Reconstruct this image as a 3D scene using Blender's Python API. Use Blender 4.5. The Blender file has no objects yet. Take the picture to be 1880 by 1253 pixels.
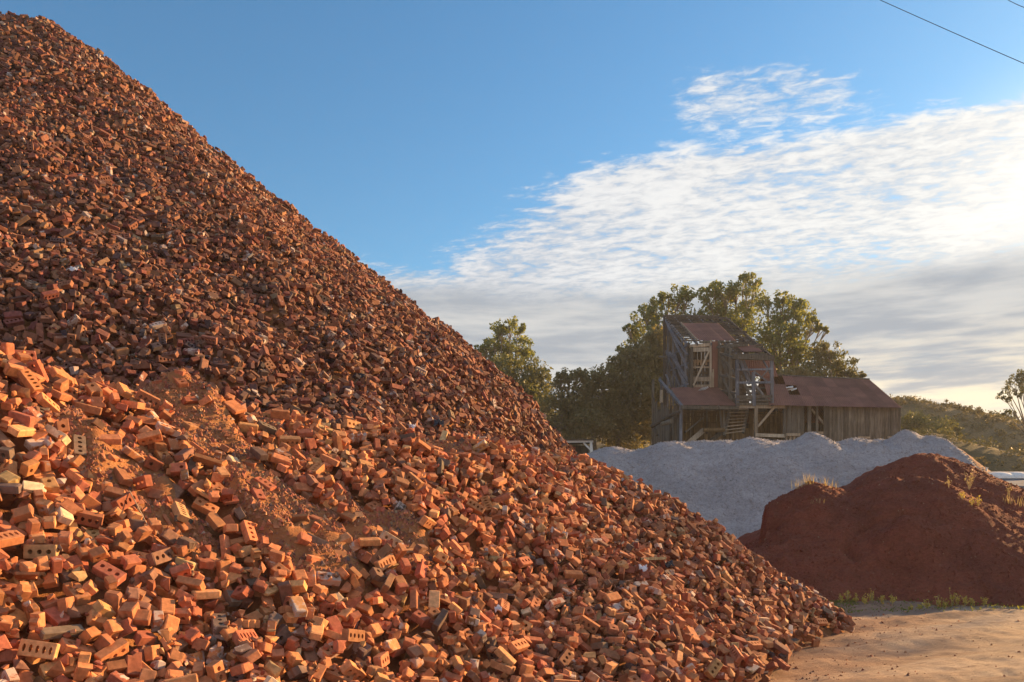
import bpy, bmesh, math, random
import numpy as np
from mathutils import Vector, Matrix
from mathutils.geometry import delaunay_2d_cdt

random.seed(7)
rng = np.random.default_rng(7)
SC = bpy.context.scene
COL = SC.collection
EYE, F = 1.9, 1500.0           # eye height (m); focal length in photograph pixels
SUN_AZ, SUN_EL = 56.0, 15.5    # degrees, azimuth clockwise from the view direction


def P(u, v, d):
    """world point at depth d seen in direction (u, v)"""
    return np.array([(u - 940) / F * d, d, EYE + (950 - v) / F * d])


# ------------------------------------------------------------------ helpers
def tag(o, label=None, cat=None, group=None, kind=None):
    if label: o['label'] = label
    if cat: o['category'] = cat
    if group: o['group'] = group
    if kind or label: o['kind'] = kind or 'thing'
    return o


def link(name, me, parent=None):
    o = bpy.data.objects.new(name, me)
    COL.objects.link(o)
    if parent is not None:
        o.parent = parent
    return o


def empty(name, loc=(0, 0, 0)):
    o = bpy.data.objects.new(name, None)
    o.location = loc
    o.empty_display_size = .2
    COL.objects.link(o)
    return o


def np_mesh(name, v, loops, sizes, mat=None, attr=None, smooth=False):
    me = bpy.data.meshes.new(name)
    v = np.asarray(v, np.float32)
    loops = np.asarray(loops, np.int32).ravel()
    sizes = np.asarray(sizes, np.int32).ravel()
    me.vertices.add(len(v)); me.vertices.foreach_set('co', v.ravel())
    me.loops.add(len(loops)); me.loops.foreach_set('vertex_index', loops)
    me.polygons.add(len(sizes))
    st = np.zeros(len(sizes), np.int32); st[1:] = np.cumsum(sizes)[:-1]
    me.polygons.foreach_set('loop_start', st)
    me.polygons.foreach_set('loop_total', sizes)
    me.polygons.foreach_set('use_smooth', np.full(len(sizes), smooth))
    me.update(calc_edges=True)
    if attr is not None:
        a = me.attributes.new('tone', 'FLOAT_COLOR', 'POINT')
        a.data.foreach_set('color', np.asarray(attr, np.float32).ravel())
    if mat: me.materials.append(mat)
    return me


class MB:
    """collects boxes, beams, sheets and tubes into one mesh"""
    def __init__(s):
        s.v, s.f, s.c = [], [], []

    def add(s, vs, fs, tone=None):
        o = len(s.v)
        t = tone if tone is not None else random.uniform(.75, 1.2)
        s.v += [tuple(map(float, p)) for p in vs]
        s.c += [(t, t, t, random.random())] * len(vs) if not isinstance(t, tuple) else [t] * len(vs)
        s.f += [tuple(i + o for i in f) for f in fs]

    def box8(s, p, tone=None):
        s.add(p, [(0, 3, 2, 1), (4, 5, 6, 7), (0, 1, 5, 4), (1, 2, 6, 5), (2, 3, 7, 6), (3, 0, 4, 7)], tone)

    def box(s, lo, hi, tone=None):
        x0, y0, z0 = lo; x1, y1, z1 = hi
        s.box8([(x0, y0, z0), (x1, y0, z0), (x1, y1, z0), (x0, y1, z0),
                (x0, y0, z1), (x1, y0, z1), (x1, y1, z1), (x0, y1, z1)], tone)

    def beam(s, a, b, w=.14, t=None, tone=None, up=(0, 1, 0)):
        a, b = Vector(a), Vector(b)
        t = t or w
        d = (b - a).normalized()
        u = Vector(up)
        if abs(d.dot(u)) > .95: u = Vector((1, 0, 0))
        x = d.cross(u).normalized(); y = x.cross(d).normalized()
        q = []
        for c in (a, b):
            j = [random.uniform(.9, 1.08) for _ in range(2)]
            for sx, sy in ((-1, -1), (1, -1), (1, 1), (-1, 1)):
                q.append(c + x * sx * w / 2 * j[0] + y * sy * t / 2 * j[1])
        s.box8(q, tone)

    def tube(s, pts, r, n=7, tone=None, cap=True):
        pts = [Vector(p) for p in pts]
        rs = r if isinstance(r, (list, tuple)) else [r] * len(pts)
        vs, fs = [], []
        for i, p in enumerate(pts):
            d = (pts[min(i + 1, len(pts) - 1)] - pts[max(i - 1, 0)]).normalized()
            u = Vector((0, 0, 1)) if abs(d.z) < .9 else Vector((1, 0, 0))
            x = d.cross(u).normalized(); y = d.cross(x)
            for k in range(n):
                a = k * 2 * math.pi / n
                vs.append(p + (x * math.cos(a) + y * math.sin(a)) * rs[i])
        for i in range(len(pts) - 1):
            for k in range(n):
                fs.append((i * n + k, i * n + (k + 1) % n, (i + 1) * n + (k + 1) % n, (i + 1) * n + k))
        if cap:
            fs.append(tuple(range(n))[::-1]); fs.append(tuple((len(pts) - 1) * n + k for k in range(n)))
        s.add(vs, fs, tone)

    def build(s, name, mat, parent=None, smooth=False, off=(0, 0, 0)):
        loops = [i for f in s.f for i in f]
        v = np.array(s.v, np.float32) - np.array(off, np.float32)
        me = np_mesh(name, v, loops, [len(f) for f in s.f], mat, s.c, smooth)
        o = link(name, me, parent)
        if parent is None: o.location = off
        return o


# numpy gradient-free value noise -------------------------------------------------
def vnoise(x, y, seed=0):
    x = np.asarray(x, float); y = np.asarray(y, float)
    xi = np.floor(x).astype(np.int64); yi = np.floor(y).astype(np.int64)
    fx, fy = x - xi, y - yi
    fx = fx * fx * fx * (fx * (fx * 6 - 15) + 10); fy = fy * fy * fy * (fy * (fy * 6 - 15) + 10)

    def h(a, b):
        n = (a * 374761393 + b * 668265263 + seed * 1442695041) & 0x7fffffff
        n = ((n ^ (n >> 13)) * 1274126177) & 0x7fffffff
        n = n ^ (n >> 16)
        return (n & 0xffff) / 32767.5 - 1
    return (h(xi, yi) * (1 - fx) + h(xi + 1, yi) * fx) * (1 - fy) + (h(xi, yi + 1) * (1 - fx) + h(xi + 1, yi + 1) * fx) * fy


def fbm(x, y, seed=0, oct=4, gain=.5):
    s, a = 0, 1
    for i in range(oct):
        s = s + a * vnoise(x * 2 ** i + 17.3 * i, y * 2 ** i - 9.1 * i, seed + i); a *= gain
    return s


def sstep(a, b, x):
    t = np.clip((x - a) / (b - a), 0, 1)
    return t * t * (3 - 2 * t)


def smax(a, b, k):
    h = np.clip(.5 + .5 * (a - b) / k, 0, 1)
    return b * (1 - h) + a * h + k * h * (1 - h)


def seg_d(x, y, a, b):
    """distance to segment a-b and parameter t along it"""
    ax, ay = a; bx, by = b
    L = (bx - ax) ** 2 + (by - ay) ** 2 + 1e-9
    t = np.clip(((x - ax) * (bx - ax) + (y - ay) * (by - ay)) / L, 0, 1)
    return np.hypot(x - ax - t * (bx - ax), y - ay - t * (by - ay)), t


def grid_mesh(name, xs, ys, fn, mat, smooth=True, keep=None):
    X, Y = np.meshgrid(xs, ys)
    Z = fn(X, Y)
    v = np.stack([X, Y, Z], -1).reshape(-1, 3)
    nx, ny = len(xs), len(ys)
    i = np.arange(nx * ny).reshape(ny, nx)
    q = np.stack([i[:-1, :-1], i[:-1, 1:], i[1:, 1:], i[1:, :-1]], -1).reshape(-1, 4)
    if keep is not None:
        k = keep(v[q].mean(1))
        q = q[k]
        us, inv = np.unique(q, return_inverse=True)
        v = v[us]; q = inv.reshape(-1, 4)
    return np_mesh(name, v, q, np.full(len(q), 4), mat, None, smooth)


# ------------------------------------------------------------------ materials
class NT:
    def __init__(s, tree):
        s.t = tree; s.n = tree.nodes; s.l = tree.links

    def node(s, typ, **kw):
        n = s.n.new(typ)
        for k, v in kw.items(): setattr(n, k, v)
        return n

    def put(s, val, sock):
        if val is None: return
        if isinstance(val, bpy.types.NodeSocket): s.l.new(val, sock)
        else: sock.default_value = val

    def math(s, op, a, b=None, c=None, clamp=False):
        n = s.node('ShaderNodeMath', operation=op, use_clamp=clamp)
        s.put(a, n.inputs[0]); s.put(b, n.inputs[1]); s.put(c, n.inputs[2])
        return n.outputs[0]

    def add(s, a, b): return s.math('ADD', a, b)
    def sub(s, a, b): return s.math('SUBTRACT', a, b)
    def mul(s, a, b): return s.math('MULTIPLY', a, b)
    def div(s, a, b): return s.math('DIVIDE', a, b)

    def vmath(s, op, a, b=None):
        n = s.node('ShaderNodeVectorMath', operation=op)
        s.put(a, n.inputs[0]); s.put(b, n.inputs[1])
        return n.outputs['Value'] if op in ('DOT_PRODUCT', 'LENGTH', 'DISTANCE') else n.outputs[0]

    def smooth(s, x, a, b, lo=0., hi=1.):
        n = s.node('ShaderNodeMapRange', interpolation_type='SMOOTHSTEP')
        s.put(x, n.inputs[0]); s.put(a, n.inputs[1]); s.put(b, n.inputs[2]); s.put(lo, n.inputs[3]); s.put(hi, n.inputs[4])
        return n.outputs[0]

    def mix(s, f, a, b, blend='MIX'):
        n = s.node('ShaderNodeMix', data_type='RGBA', blend_type=blend)
        s.put(f, n.inputs[0])
        s.put(a if isinstance(a, bpy.types.NodeSocket) else (*a[:3], 1), n.inputs[6])
        s.put(b if isinstance(b, bpy.types.NodeSocket) else (*b[:3], 1), n.inputs[7])
        return n.outputs[2]

    def noise(s, vec, scale, detail=4, rough=.55, dist=0., dim='3D'):
        n = s.node('ShaderNodeTexNoise', noise_dimensions=dim)
        s.put(vec, n.inputs['Vector'])
        n.inputs['Scale'].default_value = scale; n.inputs['Detail'].default_value = detail
        n.inputs['Roughness'].default_value = rough; n.inputs['Distortion'].default_value = dist
        return n.outputs[0]

    def comb(s, x, y, z):
        n = s.node('ShaderNodeCombineXYZ')
        s.put(x, n.inputs[0]); s.put(y, n.inputs[1]); s.put(z, n.inputs[2])
        return n.outputs[0]

    def ramp(s, f, stops):
        n = s.node('ShaderNodeValToRGB')
        e = n.color_ramp.elements
        while len(e) < len(stops): e.new(.5)
        for k, (p, c) in enumerate(stops):
            e[k].position = p; e[k].color = (*c, 1)
        s.put(f, n.inputs[0])
        return n.outputs[0]


def material(name, rough=.9, spec=.25):
    m = bpy.data.materials.new(name); m.use_nodes = True
    t = NT(m.node_tree)
    b = m.node_tree.nodes['Principled BSDF']
    b.inputs['Roughness'].default_value = rough
    b.inputs['Specular IOR Level'].default_value = spec
    t.b = b
    t.pos = t.node('ShaderNodeNewGeometry').outputs['Position']
    t.obj = t.node('ShaderNodeTexCoord').outputs['Object']
    return m, t


def bump(t, h, strength=.5, dist=.02, normal=None):
    n = t.node('ShaderNodeBump')
    n.inputs['Strength'].default_value = strength; n.inputs['Distance'].default_value = dist
    t.l.new(h, n.inputs['Height'])
    if normal: t.l.new(normal, n.inputs['Normal'])
    t.l.new(n.outputs[0], t.b.inputs['Normal'])
    return n.outputs[0]


def base(t, c): t.put(c if isinstance(c, bpy.types.NodeSocket) else (*c, 1), t.b.inputs['Base Color'])


def scale_col(t, c, f):
    """colour times a scalar"""
    n = t.node('ShaderNodeVectorMath', operation='SCALE')
    t.put(c if isinstance(c, bpy.types.NodeSocket) else tuple(c), n.inputs[0]); t.put(f, n.inputs[3])
    return n.outputs[0]


def mat_brick():
    m, t = material('fired_clay', .92, .2)
    a = t.node('ShaderNodeAttribute', attribute_name='tone')
    n1 = t.noise(t.obj, 22, 4, .6); n2 = t.noise(t.obj, 90, 3, .6); n3 = t.noise(t.obj, 11, 5, .65)
    c = scale_col(t, a.outputs['Color'], t.smooth(n1, .25, .75, .72, 1.26))
    c = t.mix(t.smooth(n2, .60, .72, 0, .4), c, (.11, .07, .06))
    # mortar or lime left on some faces: amount from alpha
    mk = t.smooth(t.add(n3, t.mul(a.outputs['Alpha'], .42)), .70, .78)
    c = t.mix(t.mul(mk, .85), c, (.46, .38, .34))
    # fine orange brick dust settled here and there
    d = t.smooth(t.noise(t.pos, 2.3, 4, .6), .52, .68, 0, .45)
    c = t.mix(d, c, (.36, .155, .07))
    base(t, c)
    bump(t, t.add(n2, t.mul(n1, .5)), .35, .003)
    return m


def mat_soil():
    m, t = material('brick_dust', .96, .1)
    n1 = t.noise(t.pos, 3, 5, .6); n2 = t.noise(t.pos, 38, 5, .7); n3 = t.noise(t.pos, 140, 3, .6)
    c = t.mix(t.smooth(n1, .35, .65), (.33, .135, .06), (.44, .205, .09))
    c = t.mix(t.smooth(n2, .5, .75, 0, .6), c, (.50, .27, .13))
    c = t.mix(t.smooth(n3, .6, .7, 0, .5), c, (.20, .07, .04))
    base(t, c)
    bump(t, t.add(n2, t.mul(n3, .5)), .9, .03)
    return m


def mat_gravel(name, c0, c1, c2, sc=1.):
    m, t = material(name, .95, .15)
    n1 = t.noise(t.pos, .35, 5, .6); n2 = t.noise(t.pos, 9 * sc, 4, .75); n3 = t.noise(t.pos, 34 * sc, 3, .7)
    n4 = t.noise(t.pos, 2.2, 4, .6)
    c = t.mix(t.smooth(n1, .35, .65), c0, c1)
    c = t.mix(t.smooth(n3, .52, .72, 0, .65), c, c2)
    c = scale_col(t, c, t.smooth(n2, .3, .7, .82, 1.16))
    c = scale_col(t, c, t.smooth(n4, .3, .7, .9, 1.08))
    base(t, c)
    bump(t, t.add(n3, t.mul(n2, 1.4)), .9, .05)
    return m


def mat_ground():
    m, t = material('packed_dirt', .92, .2)
    # stretched along the wheel tracks, which swing off to the right
    px = t.vmath('DOT_PRODUCT', t.pos, (.93, .36, 0)); py = t.vmath('DOT_PRODUCT', t.pos, (-.36, .93, 0))
    st = t.comb(t.mul(px, .16), t.mul(py, .9), 0)
    n1 = t.noise(st, 1.3, 5, .6, .6); n2 = t.noise(t.pos, 5, 5, .65); n3 = t.noise(t.pos, 60, 4, .7); n4 = t.noise(st, 6, 4, .65, .4)
    c = t.mix(t.smooth(n1, .36, .64), (.275, .20, .15), (.45, .345, .26))
    c = t.mix(t.smooth(n4, .45, .7, 0, .45), c, (.30, .205, .145))
    c = t.mix(t.smooth(n2, .52, .70, 0, .6), c, (.20, .15, .115))
    n5 = t.noise(t.comb(t.mul(px, .35), t.mul(py, 3.2), 3.), 2.2, 4, .65, .5)
    c = t.mix(t.smooth(n5, .56, .68, 0, .6), c, (.18, .115, .085))
    c = t.mix(t.smooth(n5, .44, .32, 0, .45), c, (.45, .37, .26))
    c = t.mix(t.smooth(n3, .58, .72, 0, .5), c, (.42, .36, .28))
    sep = t.node('ShaderNodeSeparateXYZ'); t.l.new(t.pos, sep.inputs[0])
    # red brick dust spilled along the foot of the heap (the foot runs from (2.7, 9.4) to (5.9, 15))
    toe = t.add(t.mul(sep.outputs[0], .87), t.mul(sep.outputs[1], -.49))
    red = t.smooth(t.add(toe, t.mul(n2, 1.4)), -.3, -2.2 + .1, 0, 1)
    red = t.smooth(t.add(toe, t.mul(n1, 3.0)), 2.0, -1.6, 0, .8)
    c = t.mix(red, c, (.27, .135, .085))
    far = t.smooth(sep.outputs[1], 19, 25)
    gr = t.mix(t.smooth(n2, .4, .6), (.10, .085, .045), (.20, .15, .075))
    gr = t.mix(t.smooth(t.noise(t.pos, .09, 5, .65), .45, .62), gr, (.05, .055, .025))
    c = t.mix(far, c, gr)
    base(t, c)
    bump(t, t.add(t.mul(n3, .6), t.add(n2, t.mul(n4, 1.3))), .9, .06)
    return m


def mat_wood(name, c0, c1, dark=.55):
    m, t = material(name, .9, .2)
    a = t.node('ShaderNodeAttribute', attribute_name='tone')
    sep = t.node('ShaderNodeSeparateXYZ'); t.l.new(t.pos, sep.inputs[0])
    g = t.comb(sep.outputs[0], sep.outputs[1], t.mul(sep.outputs[2], .08))
    n1 = t.noise(g, 14, 5, .7); n2 = t.noise(t.pos, .9, 4, .6)
    c = t.mix(a.outputs['Alpha'], c0, c1)
    c = scale_col(t, c, a.outputs['Fac'])
    c = scale_col(t, c, t.smooth(n1, .3, .7, dark, 1.25))
    c = scale_col(t, c, t.smooth(n2, .3, .7, .75, 1.15))
    base(t, c)
    bump(t, n1, .5, .02)
    return m


def mat_rust():
    m, t = material('rusty_sheet', .85, .3)
    a = t.node('ShaderNodeAttribute', attribute_name='tone')
    n1 = t.noise(t.pos, .8, 5, .65); n2 = t.noise(t.pos, 12, 4, .7)
    c = t.mix(t.smooth(n1, .3, .7), (.155, .066, .052), (.225, .105, .08))
    c = t.mix(t.smooth(n2, .5, .75, 0, .5), c, (.26, .13, .085))
    c = scale_col(t, c, a.outputs['Fac'])
    base(t, c)
    bump(t, n2, .3, .02)
    return m


def mat_plain(name, c, rough=.8, var=.2, sc=8):
    m, t = material(name, rough, .3)
    n = t.noise(t.pos, sc, 4, .6)
    base(t, scale_col(t, c, t.smooth(n, .3, .7, 1 - var, 1 + var)))
    return m


def mat_leaf(name, c0, c1, trans=.35):
    m = bpy.data.materials.new(name); m.use_nodes = True
    t = NT(m.node_tree); b = t.n['Principled BSDF']; out = t.n['Material Output']
    a = t.node('ShaderNodeAttribute', attribute_name='tone')
    c = t.mix(a.outputs['Fac'], c0, c1)
    t.l.new(c, b.inputs['Base Color'])
    b.inputs['Roughness'].default_value = .6; b.inputs['Specular IOR Level'].default_value = .3
    tr = t.node('ShaderNodeBsdfTranslucent')
    warm = t.mix(1., c, (1.3, 1.15, .5), 'MULTIPLY')
    t.l.new(warm, tr.inputs[0])
    mx = t.node('ShaderNodeMixShader'); mx.inputs[0].default_value = trans
    t.l.new(b.outputs[0], mx.inputs[1]); t.l.new(tr.outputs[0], mx.inputs[2])
    t.l.new(mx.outputs[0], out.inputs[0])
    return m


M = {}
M['brick'] = mat_brick()
M['soil'] = mat_soil()
M['gravel'] = mat_gravel('grey_gravel', (.335, .315, .325), (.41, .385, .395), (.21, .20, .205))
M['reddirt'] = mat_gravel('red_clay_soil', (.185, .056, .036), (.26, .078, .046), (.34, .14, .10), 1.6)
M['brownsoil'] = mat_gravel('brown_soil', (.30, .17, .11), (.36, .22, .15), (.22, .13, .09))
M['ground'] = mat_ground()
M['wood'] = mat_wood('weathered_grey_timber', (.105, .095, .082), (.16, .142, .115))
M['darkwood'] = mat_wood('dark_timber', (.055, .05, .05), (.11, .095, .08))
M['palewood'] = mat_wood('pale_timber', (.36, .28, .20), (.44, .36, .27), .7)
M['tanwood'] = mat_wood('tan_boards', (.17, .11, .055), (.25, .165, .085))
M['bluewood'] = mat_wood('blue_grey_timber', (.13, .145, .175), (.20, .21, .24))
M['rust'] = mat_rust()
M['metal'] = mat_plain('bare_metal', (.55, .55, .55), .45, .2)
M['white'] = mat_plain('white_paint', (.72, .70, .66), .6, .12)
M['lowroof'] = mat_plain('grey_roofing', (.15, .15, .165), .7, .25, 2)
M['lowwall'] = mat_plain('brown_wall', (.17, .085, .065), .9, .15)
M['wire'] = mat_plain('black_cable', (.02, .02, .025), .5, .1)
M['bark'] = mat_plain('tree_bark', (.20, .16, .12), .9, .35)
M['leaf_euc'] = mat_leaf('eucalyptus_leaf', (.105, .15, .055), (.23, .255, .09), .5)
M['leaf_dark'] = mat_leaf('dark_leaf', (.085, .105, .05), (.16, .165, .065), .4)
M['leaf_brown'] = mat_leaf('dusty_leaf', (.155, .15, .08), (.25, .225, .115), .45)
M['leaf_scrub'] = mat_leaf('scrub_leaf', (.065, .078, .035), (.17, .14, .065), .3)
M['leaf_yellow'] = mat_leaf('weed_leaf', (.48, .42, .09), (.70, .58, .18), .5)
M['leaf_green'] = mat_leaf('grass_leaf', (.12, .16, .03), (.28, .27, .07), .5)
M['straw'] = mat_leaf('dry_stalk', (.36, .30, .17), (.52, .44, .27), .35)
M['plastic'] = mat_plain('black_plastic', (.03, .03, .04), .35, .3)
M['scrap'] = mat_plain('pale_scrap', (.6, .58, .62), .5, .2)

# ------------------------------------------------------------------ camera, sky, sun
cam = bpy.data.cameras.new('camera')
cam.sensor_width = 36; cam.lens = F / 1880 * 36; cam.shift_y = (950 - 626.5) / 1880
cam.clip_start = .1; cam.clip_end = 6000
co = bpy.data.objects.new('camera', cam); COL.objects.link(co)
co.location = (0, 0, EYE); co.rotation_euler = (math.pi / 2, 0, 0)
SC.camera = co

az, el = math.radians(SUN_AZ), math.radians(SUN_EL)
SUN = Vector((math.sin(az) * math.cos(el), math.cos(az) * math.cos(el), math.sin(el)))
sl = bpy.data.lights.new('sun', 'SUN'); sl.energy = 5; sl.angle = math.radians(.6); sl.color = (1, .60, .25)
so = bpy.data.objects.new('sun', sl); COL.objects.link(so)
so.rotation_euler = (-SUN).to_track_quat('-Z', 'Y').to_euler()
so.location = (20, 10, 30)


def make_world():
    w = bpy.data.worlds.new('World'); SC.world = w; w.use_nodes = True
    t = NT(w.node_tree)
    bg = t.n['Background']; bg.inputs[1].default_value = .062
    sky = t.node('ShaderNodeTexSky', sky_type='NISHITA')
    sky.sun_disc = False; sky.sun_elevation = el; sky.sun_rotation = az
    sky.altitude = 100; sky.air_density = 1.1; sky.dust_density = .6; sky.ozone_density = 2.2
    d = t.node('ShaderNodeTexCoord').outputs['Generated']
    d = t.vmath('NORMALIZE', d)
    sep = t.node('ShaderNodeSeparateXYZ'); t.l.new(d, sep.inputs[0])
    x, y, z = sep.outputs
    hs = t.node('ShaderNodeHueSaturation'); hs.inputs['Saturation'].default_value = 1.2
    t.l.new(sky.outputs[0], hs.inputs['Color'])
    blue = t.mix(1., hs.outputs[0], (.80, 1.06, 1.10), 'MULTIPLY')
    cs = t.vmath('DOT_PRODUCT', d, tuple(SUN))
    horiz = t.math('SQRT', t.add(t.mul(x, x), t.mul(y, y)))
    e = t.div(z, t.math('MAXIMUM', horiz, .02))                 # tangent of elevation
    a = t.math('ARCTAN2', x, y)                                  # azimuth
    zz = t.math('MAXIMUM', t.add(z, .09), .05)
    U = t.div(x, zz); V = t.div(y, zz)                           # a flat cloud deck
    # rotate deck coordinates so ripples run slightly across the view
    r1 = t.add(t.mul(U, .90), t.mul(V, -.30)); r2 = t.add(t.mul(U, .30), t.mul(V, .95))
    big = t.noise(t.comb(r1, r2, 3.1), .75, 4, .55)
    mid = t.noise(t.comb(t.mul(r1, .9), t.mul(r2, 1.4), 7.7), 2.9, 6, .64, .8)
    fine = t.noise(t.comb(t.mul(r1, 1.0), t.mul(r2, 1.7), 1.7), 19., 6, .62, .35)
    # where the thin rippled cloud lies: a tongue widening towards the sun
    edge = t.add(-.15, t.mul(t.sub(e, .31), 1.45))
    body = t.mul(t.smooth(t.sub(a, edge), -.06, .16), t.smooth(e, .475, .415))
    upper = t.mul(t.smooth(t.math('ABSOLUTE', t.sub(e, t.add(.495, t.mul(t.sub(a, .3), -.05)))), .075, .01), t.mul(t.smooth(a, .14, .24), t.smooth(a, .50, .36)))
    low = t.smooth(e, .335, .285)
    where = t.math('MAXIMUM', t.math('MAXIMUM', body, t.mul(upper, .74)), t.mul(low, .85))
    behind = t.smooth(y, .25, -.35, 0, .8)
    where = t.math('MAXIMUM', where, behind)
    dens = t.add(t.mul(where, .66), t.add(t.mul(t.sub(big, .5), .5), t.add(t.mul(t.sub(mid, .5), .75), t.mul(t.sub(fine, .5), .95))))
    cl = t.mul(t.smooth(dens, .26, .66), t.smooth(where, .02, .25))
    glow = t.smooth(cs, .55, 1.0)
    sunny = t.mix(t.smooth(cs, .35, .97), (4.5, 4.6, 4.8), (5.9, 5.75, 5.4))
    shade = t.mix(t.smooth(cs, .35, .95), (2.5, 2.8, 3.3), (3.9, 3.95, 4.0))
    thick = t.smooth(t.add(t.mul(mid, .40), t.mul(fine, .60)), .36, .62)
    ccol = t.mix(thick, shade, sunny)
    skyc = t.mix(t.mul(cl, .92), blue, ccol)
    # the bright veil round the sun
    veil = t.mul(t.smooth(cs, .86, .99, 0, .95), t.smooth(e, .50, .33))
    skyc = t.mix(veil, skyc, (7.9, 7.4, 6.6))
    # low grey stratus bank with a clean upper edge, breaking to warm gaps near the horizon
    wob = t.mul(t.sub(t.noise(t.comb(t.mul(a, 3.), t.mul(e, 5.), 2.), 2.2, 5, .6), .5), .05)
    bank = t.smooth(t.add(e, wob), .30, .25)
    sn = t.noise(t.comb(t.mul(a, 2.0), t.mul(e, 13.), .4), 2.1, 5, .58, .3)
    sn2 = t.noise(t.comb(t.mul(a, 3.4), t.mul(e, 26.), 5.4), 2.6, 4, .6, .2)
    bcol = t.mix(t.smooth(t.add(t.mul(sn, .6), t.mul(sn2, .4)), .40, .62), (2.2, 2.52, 2.88), (3.7, 3.8, 3.8))
    gap = t.mul(t.smooth(e, .235, .10), t.smooth(a, .05, .5))
    gap = t.mul(gap, t.smooth(t.add(t.mul(sn, .55), t.mul(sn2, .45)), .44, .60))
    bcol = t.mix(gap, bcol, (7.2, 6.1, 4.2))
    lowwarm = t.mul(t.smooth(e, .17, .09), t.smooth(a, .2, .55))
    bcol = t.mix(t.mul(lowwarm, .55), bcol, (6.2, 5.5, 4.3))
    skyc = t.mix(t.mul(bank, t.smooth(y, -.2, .2, .2, .96)), skyc, bcol)
    t.l.new(skyc, bg.inputs[0])


make_world()
SC.view_settings.view_transform = 'Standard'; SC.view_settings.look = 'None'
SC.view_settings.exposure = 1.5; SC.view_settings.gamma = 1
SC.render.engine = 'CYCLES'
SC.cycles.max_bounces = 6; SC.cycles.diffuse_bounces = 3; SC.cycles.transparent_max_bounces = 4

# ------------------------------------------------------------------ ground and terrain
SPUR = [(34, 92, 6.0), (43, 84, 10.6), (50, 78, 7.6), (58, 72, 4.)]


def terrain(x, y):
    ruts = 0
    s = -.36 * x + .93 * y
    env = sstep(6, 7.5, y) * (1 - sstep(17, 19, y))
    ruts = env * (.085 * vnoise(s * .95 + .5 * vnoise(x * .3, y * .3, 3), x * .13, 11) + .05 * vnoise(s * 2.2 + .3 * vnoise(x * .5, y * .5, 4), x * .3, 12)
                  + .022 * fbm(x * 2.4, y * 2.4, 13, 4) + .05 * vnoise(x * .45, y * .45, 14))
    for s0, ph in ((5.0, 0.), (6.55, .2), (8.1, 1.1), (9.65, 1.3), (11.6, 2.), (13.1, 2.2)):
        ds = s - s0 - .35 * np.sin(x * .22 + ph) - .05 * vnoise(x * 1.3, y * 0 + s0, 19)
        ruts = ruts + env * (-.055 * np.exp(-(ds / .17) ** 2) + .03 * np.exp(-((np.abs(ds) - .3) / .12) ** 2)) * (.6 + .5 * vnoise(x * .35, y * 0 + s0 * 3, 18))
    y0 = 44 + 6 * sstep(20, 23, x)
    bank = 5.75 * sstep(y0, y0 + 7, y) * (1 - sstep(29, 38, x))
    hill = (3 + 16.0 * sstep(86, 132, y)) * sstep(60, 90, y)
    prof = np.interp(x, [-200, -20, 20, 45, 56, 62, 70, 81, 100, 140, 300], [.55, .62, .7, .9, 1.0, 1.03, 1.0, .86, .7, .55, .5])
    hill = hill * prof
    hill = hill + sstep(60, 100, y) * 1.1 * fbm(x * .07, y * .07, 21, 4)
    far = 1 - .35 * sstep(170, 420, y)
    z = np.maximum(bank, 0) + hill * far
    sp = -50
    for (a, b) in zip(SPUR[:-1], SPUR[1:]):
        dd, tt = seg_d(x, y, a[:2], b[:2])
        sp = np.maximum(sp, a[2] + (b[2] - a[2]) * tt - .62 * (np.sqrt(dd * dd + 4) - 2))
    z = smax(z, np.where(y > 58, sp, -50), 1.2)
    return z + ruts


def spaced(parts):
    return np.unique(np.concatenate([np.arange(a, b, st) for a, b, st in parts]).round(4))


gx = spaced([(-900, -120, 40), (-120, -20, 5), (-20, 0, 1), (0, 13, .07), (13, 30, .6), (30, 120, 1.6), (120, 200, 6), (200, 1300, 50)])
gy = spaced([(-60, 0, 8), (0, 6, 1), (6, 19, .07), (19, 44, 1.), (44, 140, 1.3), (140, 240, 6), (240, 2400, 80)])
g = link('ground', grid_mesh('ground', gx, gy, terrain, M['ground']))
tag(g, 'tan packed dirt yard with wheel tracks in front of the piles', 'ground', kind='structure')

# ------------------------------------------------------------------ brick heap: its shape
CONE = (-14.546, 24.789, 17.269, .8054)
CTRL = []
for u, v, d in [(0, 1253, 5.1), (300, 1253, 5.75), (700, 1253, 6.8), (1000, 1253, 7.75), (1380, 1253, 9.45),
                (0, 1000, 6.0), (300, 1000, 6.9), (600, 1000, 7.9), (900, 1000, 9.5), (1200, 1050, 11.3),
                (0, 820, 6.75), (300, 860, 7.8), (550, 880, 8.9),
                (-120, 625, 7.5), (0, 670, 7.9), (120, 718, 8.3), (330, 738, 9.2), (500, 770, 9.9), (700, 792, 10.8), (850, 815, 12.0),
                (1050, 850, 13.8), (1180, 905, 14.3), (1250, 940, 14.8), (1330, 1008, 15.), (1420, 1080, 15.2), (1500, 1125, 15.2), (1535, 1143, 15.0),
                (-300, 620, 6.5), (-350, 1253, 4.2), (1480, 1180, 12.4)]:
    CTRL.append(P(u, v, d))
for u, v, d, dd, dz in [(-120, 625, 7.5, 1.6, -.9), (0, 670, 7.9, 1.6, -.9), (330, 738, 9.2, 1.6, -.9), (700, 792, 10.8, 1.6, -.7), (1050, 850, 13.8, 2, -1.4), (1180, 905, 14.3, 1.8, -1.4),
                        (1250, 940, 14.8, 2., -1.6), (1330, 1008, 15, 1.8, -1.3), (1420, 1080, 15.2, 1.8, -1.0), (-300, 620, 6.5, 2, -1)]:
    CTRL.append(P(u, v, d) + np.array([0, dd, dz]))
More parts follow.
